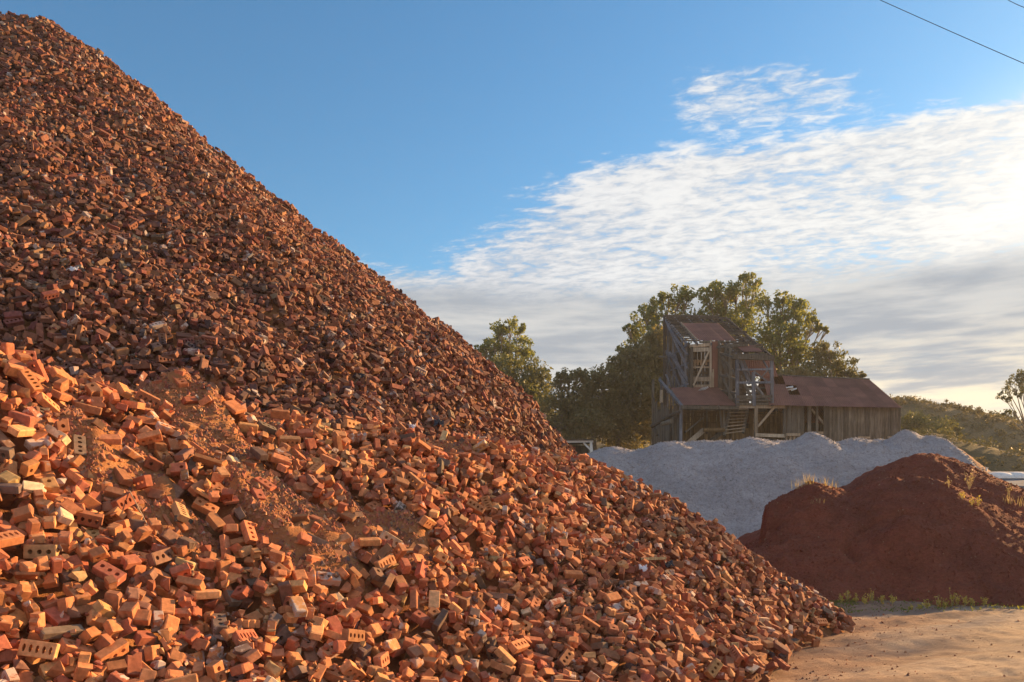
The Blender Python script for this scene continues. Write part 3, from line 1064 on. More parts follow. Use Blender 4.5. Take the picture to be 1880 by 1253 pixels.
def red_z(x, y):
    z = np.full_like(x, -9.)
    for p, s, rn in ((RA, .55, .55), (RA2, .58, .6)):
        d = np.hypot((x - p[0]), y - p[1])
        z = smax(z, p[2] + .03 - s * (np.sqrt(d * d + rn * rn) - rn), .15)
    for a, b in zip(RAP[:-1], RAP[1:]):
        dd, t = seg_d(x, y, a[:2], b[:2])
        z = smax(z, a[2] + (b[2] - a[2]) * t - .60 * (np.sqrt(dd * dd + .2) - .45), .15)
    for a, b in zip(RB_[:-1], RB_[1:]):
        dd, t = seg_d(x, y, a[:2], b[:2])
        z = smax(z, a[2] + (b[2] - a[2]) * t - .66 * (np.sqrt(dd * dd + .12) - .35), .10)
    zc = np.full_like(x, -9.)
    for a, b in zip(RC[:-1], RC[1:]):
        dd, t = seg_d(x, y, a[:2], b[:2])
        zc = np.maximum(zc, a[2] + (b[2] - a[2]) * t - .72 * (np.sqrt(dd * dd + .04) - .2))
    # the dug face at the left end of the shoulder
    edge = 6.62 + .14 * vnoise(y * 1.4, y * 0, 77) + .05 * vnoise(y * 4, x * .0, 78) + (y - 21.5) * .32
    zc = zc + .12 * fbm(x * 2.2, y * 2.2, 88, 4) * sstep(8.4, 6.8, x)
    cut = sstep(edge - .10, edge + .16, x)
    zc = zc - (1 - cut) * 1.05
    z = smax(z, zc, .1)
    # a low apron at the foot
    z = z + .07 * fbm(x * .7, y * .7, 71, 3) + .042 * fbm(x * 3.4, y * 3.4, 72, 4)
    z = z + .035 * np.maximum(0, vnoise(x * 9, y * 9, 82)) * (vnoise(x * 1.3, y * 1.3, 83) > .1)
    # slipped, bulging face with an overhanging lip
    bx, by = P(1665, 1000, 19.3)[:2]
    bx = bx + .12 * vnoise(x * 1.6, y * 1.6, 96)
    ex = ((x - bx) / .85) ** 2 + ((y - by) / .75) ** 2
    z = z + .34 * np.exp(-ex ** 2 * 1.4) * (1 + .25 * vnoise(x * 2.2, y * 2.2, 90))
    lip = np.exp(-((np.hypot((x - bx) / 1.25, (y - by - .1) / .95) - 1.05) / .075) ** 2) * sstep(by - .3, by + .3, y)
    z = z - .36 * lip * (.6 + .5 * vnoise(x * 1.9, y * 1.9, 95)) * sstep(bx + 1.1, bx + .2, x)
    # rain runnels
    z = z - .06 * np.maximum(0, vnoise(x * 2.4 + .4 * fbm(x, y, 75, 2), y * .5, 74)) * sstep(.3, 1.2, z)
    # loose clods on the right shoulder
    z = z + .05 * np.maximum(0, vnoise(x * 5, y * 5, 79)) * np.exp(-(((x - 12.9) / 1.0) ** 2 + ((y - 21.5) / .9) ** 2))
    return z


rm = link('red_dirt_pile', grid_mesh('red_dirt_pile', np.arange(4.2, 24, .055), np.arange(13.4, 34, .055), red_z, M['reddirt'], keep=over_ground(None, -.05)))
tag(rm, 'dark red dirt pile with a slumped face, beyond the dirt yard', 'dirt pile')



n = 16000
x = rng.uniform(5, 17, n); y = rng.uniform(16.8, 25, n); z = red_z(x, y)
k = z > .03
crumbs('clods', np.stack([x, y, z], 1)[k], .008, .036, M['reddirt'], rm)['kind'] = 'stuff'
n = 420
x = rng.uniform(5.5, 16, n); y = rng.uniform(17.4, 25, n); z = red_z(x, y)
k = z > .1
crumbs('pale_stones', np.stack([x, y, z + .004], 1)[k], .010, .022, M['brownsoil'], rm)['kind'] = 'stuff'
n = 5200
s_ = rng.uniform(-1, 1, n); y = rng.uniform(7, 18, n); x = rng.uniform(1.0, 13, n)
z = terrain(x, y)
toe = .87 * x - .49 * y
k = rng.random(n) < .12 + .9 * np.exp(-np.maximum(0, toe + 1.9) * 1.6)
pg = np.stack([x, y, z], 1)[k]
# broken clay lodged between the bricks and down the dust runnels
yy_, xx_ = np.where((TOPID < 0) & OKM & (GY < 15) & (HB > ground_z - .03))
q = rng.choice(len(yy_), min(26000, len(yy_)), replace=False)
yy_, xx_ = yy_[q], xx_[q]
hx, hy = cxs[xx_] + rng.uniform(-.012, .012, len(q)), cys[yy_] + rng.uniform(-.012, .012, len(q))
ph = np.stack([hx, hy, soil_z(hx, hy) + .004], 1)
pg = np.concatenate([pg, ph])
ct = TONES[rng.choice(len(TONES), len(pg), p=TP / TP.sum())] * rng.uniform(.8, 1.25, (len(pg), 1))
o = crumbs('brick_crumbs', pg, .006, .024, M['brick'], tones=np.concatenate([ct, np.zeros((len(pg), 1))], 1))
tag(o, 'brick crumbs and chips scattered between bricks and over the yard', 'crumbs', kind='stuff')

# ------------------------------------------------------------------ the derelict timber mill
mill = empty('timber_mill', (18, 58, 5.5))
tag(mill, 'derelict timber mill with rusty roofs and a skeletal tower, behind the gravel', 'mill building')
MO = (18, 58, 5.5)


def Q(u, v, d=55.): return P(u, v, d)


def part(mb, name, mat, parent=None, label=None):
    o = mb.build(name, M[mat], None)
    # geometry is in world coordinates: move the origin to the parent's
    me = o.data
    n_ = len(me.vertices); a_ = np.zeros(n_ * 3, np.float32); me.vertices.foreach_get('co', a_)
    a_ = a_.reshape(-1, 3) - np.array(MO, np.float32); me.vertices.foreach_set('co', a_.ravel()); me.update()
    o.parent = parent or mill
    if parent is not None and parent is not mill: pass
    if label: o['label'] = label
    return o


def one_beam(name, a, b, w=.16, t=None, mat='wood', parent=None, tone=None):
    m = MB(); m.beam(a, b, w, t, tone); return part(m, name, mat, parent)


def plank_wall(name, a, b, z0, z1a, z1b, mat, pw=.2, gap=.012, ragged=0., miss=0., thick=.03, parent=None, ragb=0.):
    """vertical boards from a to b (x, y), foot z0, top sloping z1a to z1b"""
    m = MB(); a = np.array(a, float); b = np.array(b, float)
    L = np.linalg.norm(b - a); d = (b - a) / L; nrm = np.array([d[1], -d[0]])
    s = 0
    while s < L - .03:
        w = min(pw * random.uniform(.75, 1.25), L - s)
        t = (s + w / 2) / L
        top = z1a + (z1b - z1a) * t - random.random() ** 2 * ragged
        bot = z0 + (random.random() ** 3) * ragb
        off = random.uniform(0, .022)
        if random.random() > miss:
            p0 = a + d * s + nrm * off; p1 = a + d * (s + w - gap) + nrm * off
            q0, q1 = p0 - nrm * thick, p1 - nrm * thick
            sk = random.uniform(-.02, .02)
            m.box8([(*p0, bot), (*p1, bot), (*q1, bot), (*q0, bot), (*(p0 + d * sk), top), (*(p1 + d * sk), top), (*(q1 + d * sk), top), (*(q0 + d * sk), top)])
        s += w
    return part(m, name, mat, parent)


def sheet_roof(name, p00, p10, p01, p11, rows=3, sw=.82, wave=.018, per=6, mat='rust', parent=None, edge=.0, tear=()):
    """corrugated sheets over a four-cornered slope: p00-p10 eave, p01-p11 top"""
    m = MB(); p00, p10, p01, p11 = [np.array(p, float) for p in (p00, p10, p01, p11)]
    nrm = np.cross(p10 - p00, p01 - p00); nrm /= np.linalg.norm(nrm)
    if nrm[2] < 0: nrm = -nrm
    W = np.linalg.norm(p10 - p00); nc = max(1, round(W / sw))

    def at(s, t): return (p00 * (1 - s) + p10 * s) * (1 - t) + (p01 * (1 - s) + p11 * s) * t
    for r in range(rows):
        for c in range(nc):
            if (r, c) in tear: continue
            t0, t1 = r / rows - (.012 if r else 0), (r + 1) / rows + .02
            t1 = min(t1, 1.0)
            tone = random.uniform(.82, 1.14)
            k0 = random.uniform(0, .02) + .012 * r; sl = random.uniform(-edge, edge) * .5
            kk = per * 4
            va, vb = [], []
            for i in range(kk + 1):
                s = (c + i / kk * 1.02) / nc
                s = min(s, 1.0)
                off = wave * math.sin(i / 4 * 2 * math.pi) + k0 + .004 * (c % 2)
                va.append(at(s, t0 + (random.uniform(-.004, .004) if r == 0 else 0) + sl * .02) + nrm * off)
                vb.append(at(s, t1) + nrm * off)
            vs = va + vb; n_ = kk + 1
            m.add(vs, [(i, i + 1, n_ + i + 1, n_ + i) for i in range(kk)], (tone, tone, tone, 1))
    return part(m, name, mat, parent)


# --- long shed on the right
WY = 55.12
ze0, ze1 = Q(1440, 744)[2], Q(1655, 748)[2]
xl, xr = Q(1440, 0)[0], Q(1655, 0)[0]
zf = 5.0
plank_wall('plank_wall', (xl, WY), (Q(1478, 0)[0], WY), zf, ze0 + .1, ze0 + .08, 'wood')
plank_wall('plank_wall', (Q(1513, 0)[0], WY), (xr, WY), zf, ze0, ze1 + .1, 'wood', ragb=.5)
plank_wall('plank_wall', (xr, WY), (xr, 64.3), zf, ze1, ze1, 'wood')                      # right end
plank_wall('plank_wall', (xr + .02, 64.4), (xl - 4, 64.4), zf, ze1, ze0, 'darkwood')      # back
m = MB()                                                                                   # right gable, stepped boards
yy = WY
while yy < 64.3:
    zt = 9.3 + 2.5 * (1 - abs(yy + .15 - 59.7) / 4.7)
    m.box((xr - .02, yy, ze1 - .05), (xr + .02, yy + .28, max(zt, ze1)))
    yy += .3
part(m, 'gable', 'wood')
for (u, w) in ((1486, .24), (1500, .16)):
    one_beam('post', Q(u, 744, WY + .05), (Q(u, 0)[0], WY + .05, zf), w, .14)
one_beam('brace', Q(1490, 752, 55.4), Q(1513, 779, 55.4), .13, mat='palewood')
one_beam('rail', Q(1499, 795, 55.2), Q(1513, 795, 55.2), .16, mat='palewood')
one_beam('wall_plate', (xl - .1, WY + .12, ze0 + .1), (xr, WY + .12, ze1 + .1), .16)
# shed roof
E0, E1 = Q(1412, 744.5, 54.65), Q(1656.5, 749.5, 54.65)
R0, R1 = P(1400, 689, 59.7), P(1601, 698, 59.7)
R1[0] = E1[0]; R1[2] = P(1601, 698, 59.7)[2]
roof = sheet_roof('roof', E0, E1, R0, R1, rows=3, edge=.4, tear=((2, 1), (1, 2)))
Bk0, Bk1 = np.array([R0[0], 64.8, 9.35]), np.array([E1[0], 64.8, 9.25])
sheet_roof('roof', Bk1, Bk0, R1, R0, rows=3)
m = MB(); m.tube([R0 + np.array([0, 0, .04]), (R0 + R1) / 2 + np.array([0, 0, .0]), R1 + np.array([0, 0, .04])], .09, 6)
part(m, 'ridge_cap', 'darkwood')
m = MB()                                                                                   # torn curled sheets round the hole
for k in range(5):
    c = Q(random.uniform(1442, 1458), random.uniform(712, 720), 57.0 + random.uniform(-.3, .5)); c[2] += .1
    a, b = random.uniform(.10, .3), random.uniform(.03, .09)
    t1 = np.array([random.uniform(.7, 1), random.uniform(-.3, .3), random.uniform(-.2, .3)]) * a; t2 = np.array([random.uniform(-.2, .2), .8, .5]) * b
    m.box8([c - t1 - t2, c + t1 - t2, c + t1 + t2, c - t1 + t2, c - t1 - t2 + [0, 0, .03], c + t1 - t2 + [0, 0, .03], c + t1 + t2 + [0, 0, .05], c - t1 + t2 + [0, 0, .04]])
part(m, 'torn_sheet', 'metal', roof)
# little trestle by the wall
t_ = MB(); t_.beam(Q(1442, 799, 54.4), Q(1467, 799, 54.4), .18, .5); part(t_, 'trestle', 'palewood')
for u in (1444, 1451, 1458, 1466):
    one_beam('trestle_leg', Q(u, 800, 54.4), Q(u, 824, 54.4), .1, mat='palewood')
one_beam('sill', Q(1575, 803, 55.0), Q(1597, 804, 55.0), .12, mat='palewood')
one_beam('sill', Q(1630, 803, 55.0), Q(1643, 803, 55.0), .12, mat='palewood')

# --- open porch under the lean-to roof
PE0, PE1, PT0, PT1 = Q(1251, 744), Q(1353, 745.5), P(1231, 712, 58.8), P(1319, 711, 58.8)
lean = sheet_roof('lean_to_roof', PE0, PE1, PT0, PT1, rows=1, edge=.3)
m = MB()
c = P(1291, 719, 57.9) + np.array([0, 0, .12])
for k in range(4):
    d_ = np.array([.18 + .06 * k, -.6, .12 + .05 * k]); s0 = c + np.array([.12 * k - .2, .1 * k, .02 * k])
    m.beam(s0 - d_ * .5, s0 + d_ * .5, .12, .03)
part(m, 'torn_sheet', 'metal', lean)
one_beam('fascia', Q(1250, 748), Q(1356, 749.5), .2, .1)
one_beam('fascia', Q(1353, 747, 55.1), Q(1441, 747.5, 55.1), .2, .12, 'palewood')
for u in (1287, 1319):
    one_beam('rafter_end', Q(u, 748, 54.9), P(u, 744, 55.6), .14)
for u, mt, w in ((1250, 'bluewood', .2), (1388, 'palewood', .22), (1440, 'wood', .16)):
    one_beam('post', Q(u, 747, 55.15), (Q(u, 0)[0], 55.15, zf), w, mat=mt)
one_beam('brace', Q(1391, 784, 55.1), Q(1420, 750, 55.1), .15, mat='palewood')
one_beam('girt', Q(1386, 799, 55.05), Q(1441, 801, 55.05), .24, .2, 'palewood')
one_beam('girt', Q(1388, 808, 55.3), Q(1441, 809, 55.3), .18, .2)
plank_wall('back_wall', (11.4, 59.4), (20.0, 59.4), zf, 9.7, 9.6, 'tanwood', pw=.26, miss=.02)
for u in (1275, 1298, 1318, 1340, 1362, 1405, 1424):
    x_ = P(u, 0, 59.2)[0]
    one_beam('stud', (x_, 59.2, zf), (x_, 59.2, 9.6), .14, mat='tanwood' if u != 1298 else 'wood')
m = MB()
for v in (757, 765, 776): m.beam(P(1256, v, 59.25), P(1440, v + 1, 59.25), .07, .05)
part(m, 'girt', 'tanwood')
# stair under the tower
ladder = MB()
st = one_beam('stair', P(1341, 749, 57.6), Q(1329, 800, 55.5), .22, .09)
one_beam('stringer', P(1373, 749, 57.6), Q(1364, 795, 55.5), .2, .09, parent=mill)
m = MB()
for k in range(8):
    t = k / 8 + .06
    a = P(1341, 749, 57.6) * (1 - t) + Q(1329, 800, 55.5) * t; b = P(1373, 749, 57.6) * (1 - t) + Q(1364, 795, 55.5) * t
    m.beam(a, b, .06, .26)
part(m, 'treads', 'palewood')
# landing and ramps
m = MB()
for k in range(5): m.box(Q(1291, 790, 56.3 - .28 * k) - [0, .26, .05], Q(1329, 789, 56.3 - .28 * k) + [0, 0, .02])
m.box(Q(1291, 793, 55.0), Q(1330, 786, 55.06) + [0, .02, 0])
part(m, 'landing', 'tanwood')
one_beam('ramp', Q(1292, 790, 55.3), Q(1259, 818, 54.9), .34, .12, 'palewood')
one_beam('ramp', Q(1323, 795, 55.5), Q(1301, 814, 55.4), .3, .12)
one_beam('handrail', Q(1258, 794, 55.6), P(1290, 768, 56.5), .1)
one_beam('handrail', Q(1330, 749, 55.6), Q(1328, 793, 55.6), .13)
one_beam('post', Q(1321, 750, 55.7), Q(1326, 795, 55.5), .12)
plank_wall('plank_wall', (Q(1297, 0)[0], 55.6), (Q(1331, 0)[0], 55.6), zf, Q(0, 795)[2], Q(0, 795)[2], 'tanwood', miss=.15)
plank_wall('plank_wall', (P(1334, 0, 57)[0], 57), (P(1386, 0, 57)[0], 57), zf, P(0, 787, 57)[2], P(0, 783, 57)[2], 'tanwood', miss=.1, ragged=.3)
# ragged plank wall on the left
plank_wall('plank_wall', (11.36, 66), (11.36, 55.7), zf - .3, 11.6, 9.15, 'wood', pw=.26, gap=.03, ragged=.9, miss=.06, ragb=.2)
plank_wall('plank_wall', (11.6, 66), (11.6, 56), zf - .3, 10.6, 9.0, 'darkwood', pw=.26, gap=.04, ragged=.5, miss=.2)
one_beam('post', P(1199, 697, 66), (P(1199, 0, 66)[0], 66, zf - .5), .2)
one_beam('post', P(1214, 716, 63), P(1214, 740, 63), .2, mat='palewood')
one_beam('post', P(1239, 745, 56.4), (P(1239, 0, 56.4)[0], 56.4, zf), .22)
one_beam('post', P(1232, 745, 58), (P(1230, 0, 58)[0], 58, zf), .18)
one_beam('rafter', P(1211, 698, 60), Q(1252, 746, 55), .18, mat='bluewood')
one_beam('rafter', P(1212, 693, 60), P(1215, 716, 60), .14, mat='bluewood')
m = MB(); m.tube([P(1197, 783, 57.5), P(1222, 768, 56.2), Q(1249, 755, 54.9)], [.16, .15, .12], 8); part(m, 'log', 'darkwood')
m = MB(); m.tube([P(1215, 779, 55.8), Q(1233, 774, 55.2)], .16, 8); part(m, 'log', 'wood')
one_beam('brace', P(1200, 780, 58), P(1207, 800, 57.4), .16)

# --- the skeletal tower
def roof_z(y): return 12.75 + .467 * (y - 55)


TX0, TX1 = 12.55, 17.25
tower = MB()
# ridge, back wall and its frames
one_beam('ridge_beam', (TX0 - .15, 67, roof_z(67)), (TX1 - .3, 67, roof_z(67) - .05), .26, .2, 'darkwood')
plank_wall('back_wall', (TX0, 67.05), (15.7, 67.05), 16.75, roof_z(67) - .1, roof_z(67) - .1, 'darkwood', pw=.3)
plank_wall('back_wall', (15.2, 60.8), (17.7, 60.8), 9.5, 14.6, 14.3, 'darkwood', pw=.28, miss=.3, ragged=.6)
plank_wall('back_wall', (12.82, 63.9), (17.4, 63.9), 10, 15.4, 15.4, 'darkwood', pw=.3, miss=.05)
one_beam('post', (15.75, 66.9, 16.0), (15.75, 66.9, roof_z(67)), .2)
one_beam('brace', (15.8, 66.9, 17.0), (16.6, 66.9, roof_z(67)), .15)
one_beam('post', (16.75, 66.9, 15.5), (16.75, 66.9, roof_z(67)), .2)
one_beam('girt', (TX0, 66.9, roof_z(67) - .45), (TX1 - .4, 66.9, roof_z(67) - .5), .16)
one_beam('girt', (15.7, 66.9, 16.9), (TX1 - .4, 66.9, 16.9), .12)
# rafters
for x_, y0_ in ((TX0, 58.6), (13.3, 58.6), (14.3, 58.6), (15.3, 54.9), (16.1, 54.9), (16.9, 54.9), (17.55, 54.9)):
    one_beam('rafter', (x_, 67, roof_z(67) - .12), (x_, y0_, roof_z(y0_) - .12), .1, .2, 'darkwood' if x_ > 16 else 'bluewood')
# purlins: full ones, and sagging stubs along the right verge
for k in range(19):
    y_ = 55.3 + .64 * k
    xa = 12.4 if y_ > 58.7 else 15.0
    if 58.7 < y_ < 64.2:
        one_beam('purlin', (xa, y_, roof_z(y_)), (13.6, y_, roof_z(y_)), .1, .06)
        xa = 16.0
    one_beam('purlin', (xa, y_, roof_z(y_) + .02), (17.35 + random.uniform(-.1, .45), y_ + random.uniform(-.1, .1), roof_z(y_) + random.uniform(-.12, .04)), .12, .07, 'darkwood')
up = sheet_roof('upper_roof', (13.45, 58.7, roof_z(58.7) + .1), (16.12, 58.7, roof_z(58.7) + .1), (13.35, 64.1, roof_z(64.1) + .1), (16.2, 64.1, roof_z(64.1) + .1), rows=2)
one_beam('edge_board', (13.3, 58.7, roof_z(58.7) + .16), (13.25, 64.1, roof_z(64.1) + .16), .07, .12, 'palewood')
sheet_roof('middle_roof', (15.75, 55.7, roof_z(55.7) + .1), (17.15, 55.7, roof_z(55.7) + .1), (15.7, 57.4, roof_z(57.4) + .1), (17.1, 57.4, roof_z(57.4) + .1), rows=1)
# left side wall: studs, rails, braces
LXp = 12.75
for k in range(8):
    y_ = 58.9 + k * 1.14
    one_beam('stud', (LXp, y_, 10.7 if k else 9.9), (LXp, y_, roof_z(y_) - .1), .15, .12, 'bluewood' if k % 3 else 'wood')
for z_, dz in ((11.5, 0), (13.0, .2), (14.3, 0)):
    one_beam('girt', (LXp - .08, 58.8, z_), (LXp - .08, 67, z_ + dz + .6), .12, .08, 'bluewood')
for a, b in (((58.8, 11.0), (63.4, 14.6)), ((60.4, 11.0), (67, 15.6)), ((58.8, 12.6), (66.9, 18.0)), ((58.8, 13.6), (65, 16.8)), ((62.5, 11.0), (66.9, 13.6))):
    one_beam('brace', (LXp - .14, *a), (LXp - .14, *b), .16, .1, 'bluewood')
plank_wall('plank_wall', (LXp + .1, 66.8), (LXp + .1, 61.5), 13.4, 18.0, 15.3, 'darkwood', pw=.35, gap=.2, ragged=.4)
one_beam('corner_post', (12.55, 66.9, 9), (12.5, 67, roof_z(67)), .22, mat='darkwood')
one_beam('brace', P(1222, 655, 65), P(1234, 712, 60.5), .14, mat='darkwood')
one_beam('brace', P(1229, 648, 63), P(1269, 709, 58.9), .2, mat='bluewood')
one_beam('brace', P(1243, 672, 62), P(1259, 711, 59.5), .16, mat='bluewood')
one_beam('stick', P(1210, 655, 65), P(1225, 656, 64.5), .16, mat='wood')
# left front frame of the tower (set back over the lean-to)
Y1_ = 58.75
for u, mt, w in ((1269.5, 'wood', .22), (1304.5, 'palewood', .14), (1320, 'wood', .18)):
    one_beam('post', P(u, 626 if u > 1300 else 638, Y1_), P(u, 713, Y1_), w, mat=mt)
one_beam('header', P(1266, 636, Y1_), P(1306, 633, Y1_), .22, .14, 'palewood')
one_beam('header', P(1268, 643, Y1_), P(1306, 642, Y1_), .28, .12, 'palewood')
one_beam('header', P(1284, 628.5, Y1_), P(1352, 629, Y1_), .14, .14)
for v, w, mt in ((675, .1, 'palewood'), (697, .28, 'palewood'), (709.5, .2, 'palewood'), (692, .12, 'wood')):
    one_beam('rail', P(1270, v, Y1_ + .05 + .3 * (v == 692)), P(1305, v - .5, Y1_ + .05 + .3 * (v == 692)), w, .1, mt)
one_beam('brace', P(1302, 644, Y1_ - .12), P(1273, 708, Y1_ - .12), .11, .08, 'palewood')
for u in (1276, 1281, 1287, 1296):
    one_beam('picket', P(u, 661, 62.5), P(u, 671 + (u % 3) * 6, 62.5), .14, mat='palewood')
one_beam('rail', P(1271, 664, 62.6), P(1303, 663, 62.6), .16, mat='palewood')
one_beam('rail', P(1271, 684, 62.0), P(1303, 685, 62.0), .2, mat='wood')
one_beam('stud', P(1291, 660, 61.8), P(1291, 705, 61.8), .16, mat='wood')
one_beam('rail', P(1288, 694, 60.5), P(1304, 693, 60.5), .14, mat='palewood')
m = MB()
for k in range(5):
    a, b = P(1307.4 + k * 2.3, 627, Y1_ - .05), P(1307.6 + k * 2.3, 711, Y1_ - .05)
    m.beam(a, b, .085, .05)
part(m, 'rusted_chute', 'rust')
m = MB()
for k in range(3): m.beam(P(1304.5 + k * 2.4, 690 - 6 * k, Y1_ - .12), P(1304.8 + k * 2.4, 711.5, Y1_ - .12), .09, .04)
part(m, 'splintered_board', 'palewood')
# right block of the tower, standing forward
for u, d0, w in ((1322, 58.6, .18), (1333, 57.4, .16), (1341, 56.3, .2)):
    one_beam('post', P(u, 640, d0), P(u, 738, d0), w)
for a, b in (((1322, 650, 58.6), (1352, 690, 55.4)), ((1322, 682, 58.6), (1345, 735, 55.8)), ((1325, 661, 58.6), (1337, 694, 57))):
    one_beam('brace', P(*a), P(*b), .13)
for v, dv in ((648, 10), (688, 8), (716, 6)):
    one_beam('girt', P(1321, v, 58.5), P(1352, v + dv, 55.2), .13)
plank_wall('plank_wall', (15.1, 58.4), (15.1, 55.3), 9.5, 10.9, 10.2, 'darkwood', pw=.3, gap=.12)
one_beam('plate', Q(1344, 656), Q(1421, 658), .3, .24)
for u, v0, w in ((1353, 655, .2), (1416.5, 656, .2), (1383, 684, .2)):
    one_beam('post', Q(u, v0, 55.05), Q(u + 1, 746, 55.05), w, mat='bluewood')
for v, w in ((679, .12), (703, .15), (729, .2), (736, .1), (742.5, .14)):
    one_beam('rail', Q(1352, v, 55.0), Q(1418, v - .6, 55.0), w, .1, 'bluewood' if v < 720 else 'wood')
for a, b, w in (((1357, 660, 55.3), (1377, 706, 55.3), .2), ((1365, 662, 55.8), (1381, 700, 55.8), .12), ((1384, 682, 55.6), (1416, 707, 55.6), .1), ((1400, 660, 56.5), (1417, 690, 55.5), .1), ((1386, 706, 55.4), (1414, 742, 55.4), .14), ((1392, 700, 56), (1416, 672, 55.7), .08)):
    one_beam('brace', P(*a), P(*b), w, mat='bluewood')
one_beam('stringer', P(1369, 688, 58), Q(1412, 742, 55.6), .2, .08)
one_beam('stringer', P(1360, 690, 58), Q(1384, 742, 55.6), .2, .08)
m = MB()
for k in range(9):
    t = (k + .5) / 9
    m.beam(P(1361, 691, 58) * (1 - t) + Q(1385, 742, 55.6) * t, P(1369, 688, 58) * (1 - t) + Q(1412, 742, 55.6) * t, .06, .24)
part(m, 'treads', 'wood')
sheet_roof('hanging_sheet', P(1366, 692, 59.0), P(1428, 692, 59.0), P(1363, 657, 59.4), P(1419, 657, 59.4), rows=1, per=5)
m = MB()
for v in (712, 722, 733): m.beam(P(1345, v, 58.3), P(1418, v + 1, 58.3), .12, .1)
part(m, 'joists', 'wood')
plank_wall('back_wall', (15.4, 59.3), (19.6, 59.3), 9.4, 10.4, 10.3, 'darkwood', pw=.3, miss=.15)
for u, v in ((1324, 634), (1352, 637), (1338, 643)):
    one_beam('joist', P(u - 8, v + 4, 58), P(u + 50, v, 56.5), .12)

# --- little open shelter behind the gravel, left
sh = empty('shelter', (6, 48, 3)); MO_keep = MO
MO = (6, 48, 3)
tag(sh, 'small low shelter with pale timber frame between brick heap and gravel', 'shelter')
one_beam('beam', P(1015, 811, 47.6), P(1089, 810, 47.6), .16, .12, 'white', sh)
m = MB(); q = [P(1083, 811, 47.6), P(1087, 811, 47.6), P(1093, 836, 47.6), P(1085, 836, 47.6)]
m.box8([q[3] + [0, 0, -1], q[2] + [0, 0, -1], q[2] + [0, .14, -1], q[3] + [0, .14, -1], q[0], q[1], q[1] + [0, .14, 0], q[0] + [0, .14, 0]])
part(m, 'post', 'white', sh)
one_beam('brace', P(1071, 813, 47.7), P(1085, 827, 47.7), .1, .08, 'white', sh)
one_beam('post', P(1020, 811, 47.7), P(1020, 850, 47.7), .16, .12, 'white', sh)
m = MB()
a0, a1 = P(1012, 809, 47.4), P(1091, 808.5, 47.4)
m.box8([a0, a1, a1 + [0, 3.4, .05], a0 + [0, 3.4, .05], a0 + [0, 0, .06], a1 + [0, 0, .06], a1 + [0, 3.4, .11], a0 + [0, 3.4, .11]])
part(m, 'roof', 'darkwood', sh)
plank_wall('back_wall', (a0[0], 50.7), (a1[0], 50.7), 3, a0[2], a0[2], 'darkwood', parent=sh)

# --- low building at the right edge
lb = empty('low_building', (25, 42, 0)); MO = (25, 42, 0)
tag(lb, 'low flat building with two white roof domes beyond the red dirt pile', 'building')
x0_, x1_ = P(1770, 0, 40)[0], 42
ze = P(0, 891, 40)[2]; zr = P(0, 865.5, 46)[2]
m = MB()
m.box8([(x0_, 40, ze - .12), (x1_, 40, ze - .45), (x1_, 46, zr - .2), (x0_, 46, zr - .14), (x0_, 40, ze), (x1_, 40, ze - .3), (x1_, 46, zr - .05), (x0_, 46, zr)])
rf = part(m, 'roof', 'lowroof', lb)
m = MB(); m.box((x0_ + .4, 40.5, -.2), (x1_, 45.6, ze - .5)); part(m, 'wall', 'lowwall', lb)
for u in (1811, 1825, 1839, 1854):
    p = P(u, 0, 40.3)
    m = MB(); m.beam((p[0], 40.3, ze - .8), (p[0], 40.3, ze - .1), .12); part(m, 'bracket', 'white', lb)
m = MB(); m.box(P(1858, 0, 40.35) + [0, 0, ze - 1.0 - P(1858, 0, 40.35)[2]], P(1874, 0, 40.4) + [0, 0, ze - .62 - P(1874, 0, 40.4)[2]]); part(m, 'sign_board', 'white', lb)
for u, v, r_ in ((1833, 873, .85), (1864, 877, .85)):
    c = P(u, v, 43.2); zz_ = ze + (zr - ze) * 3.2 / 6 - .1
    vs, fs = [], []
    for i in range(6):
        ph = i / 5 * math.pi / 2 * .98
        for k in range(20):
            a = k * math.pi / 10
            vs.append((c[0] + r_ * math.cos(ph) * math.cos(a), 43.2 + r_ * math.cos(ph) * math.sin(a), zz_ + .38 * math.sin(ph)))
    for i in range(5):
        for k in range(20): fs.append((i * 20 + k, i * 20 + (k + 1) % 20, (i + 1) * 20 + (k + 1) % 20, (i + 1) * 20 + k))
    fs.append(tuple(100 + k for k in range(20)))
    m = MB(); m.add(vs, fs, (1, 1, 1, 1)); o = part(m, 'roof_dome', 'white', lb)
for u in (1803, 1811):
    p = P(u, 866, 45.8); m = MB(); m.tube([(p[0], 45.8, zr - .1), (p[0], 45.8, zr + .12), (p[0] + .02, 45.8, zr + .2)], [.06, .06, .09], 7); part(m, 'roof_vent', 'white', lb)

# --- power lines high on the right
for (u0, v0, u1, v1, lab) in ((1615, 0, 1880, 117, 'long thin power line crossing the top right sky'), (1850, 0, 1880, 14, 'short stretch of power line cutting the top right corner')):
    a, b = P(u0, v0, 34), P(u1, v1, 30)
    d = b - a; m = MB()
    pts = []
    for k in range(25):
        t = -2.2 + k * .28
        p = a + d * t; p[2] += .22 * (t - .0) * (t - 1) * .25
        pts.append(p)
    m.tube(pts, .013, 5)
    o = m.build('power_line', M['wire']); tag(o, lab, 'cable', 'power lines overhead')

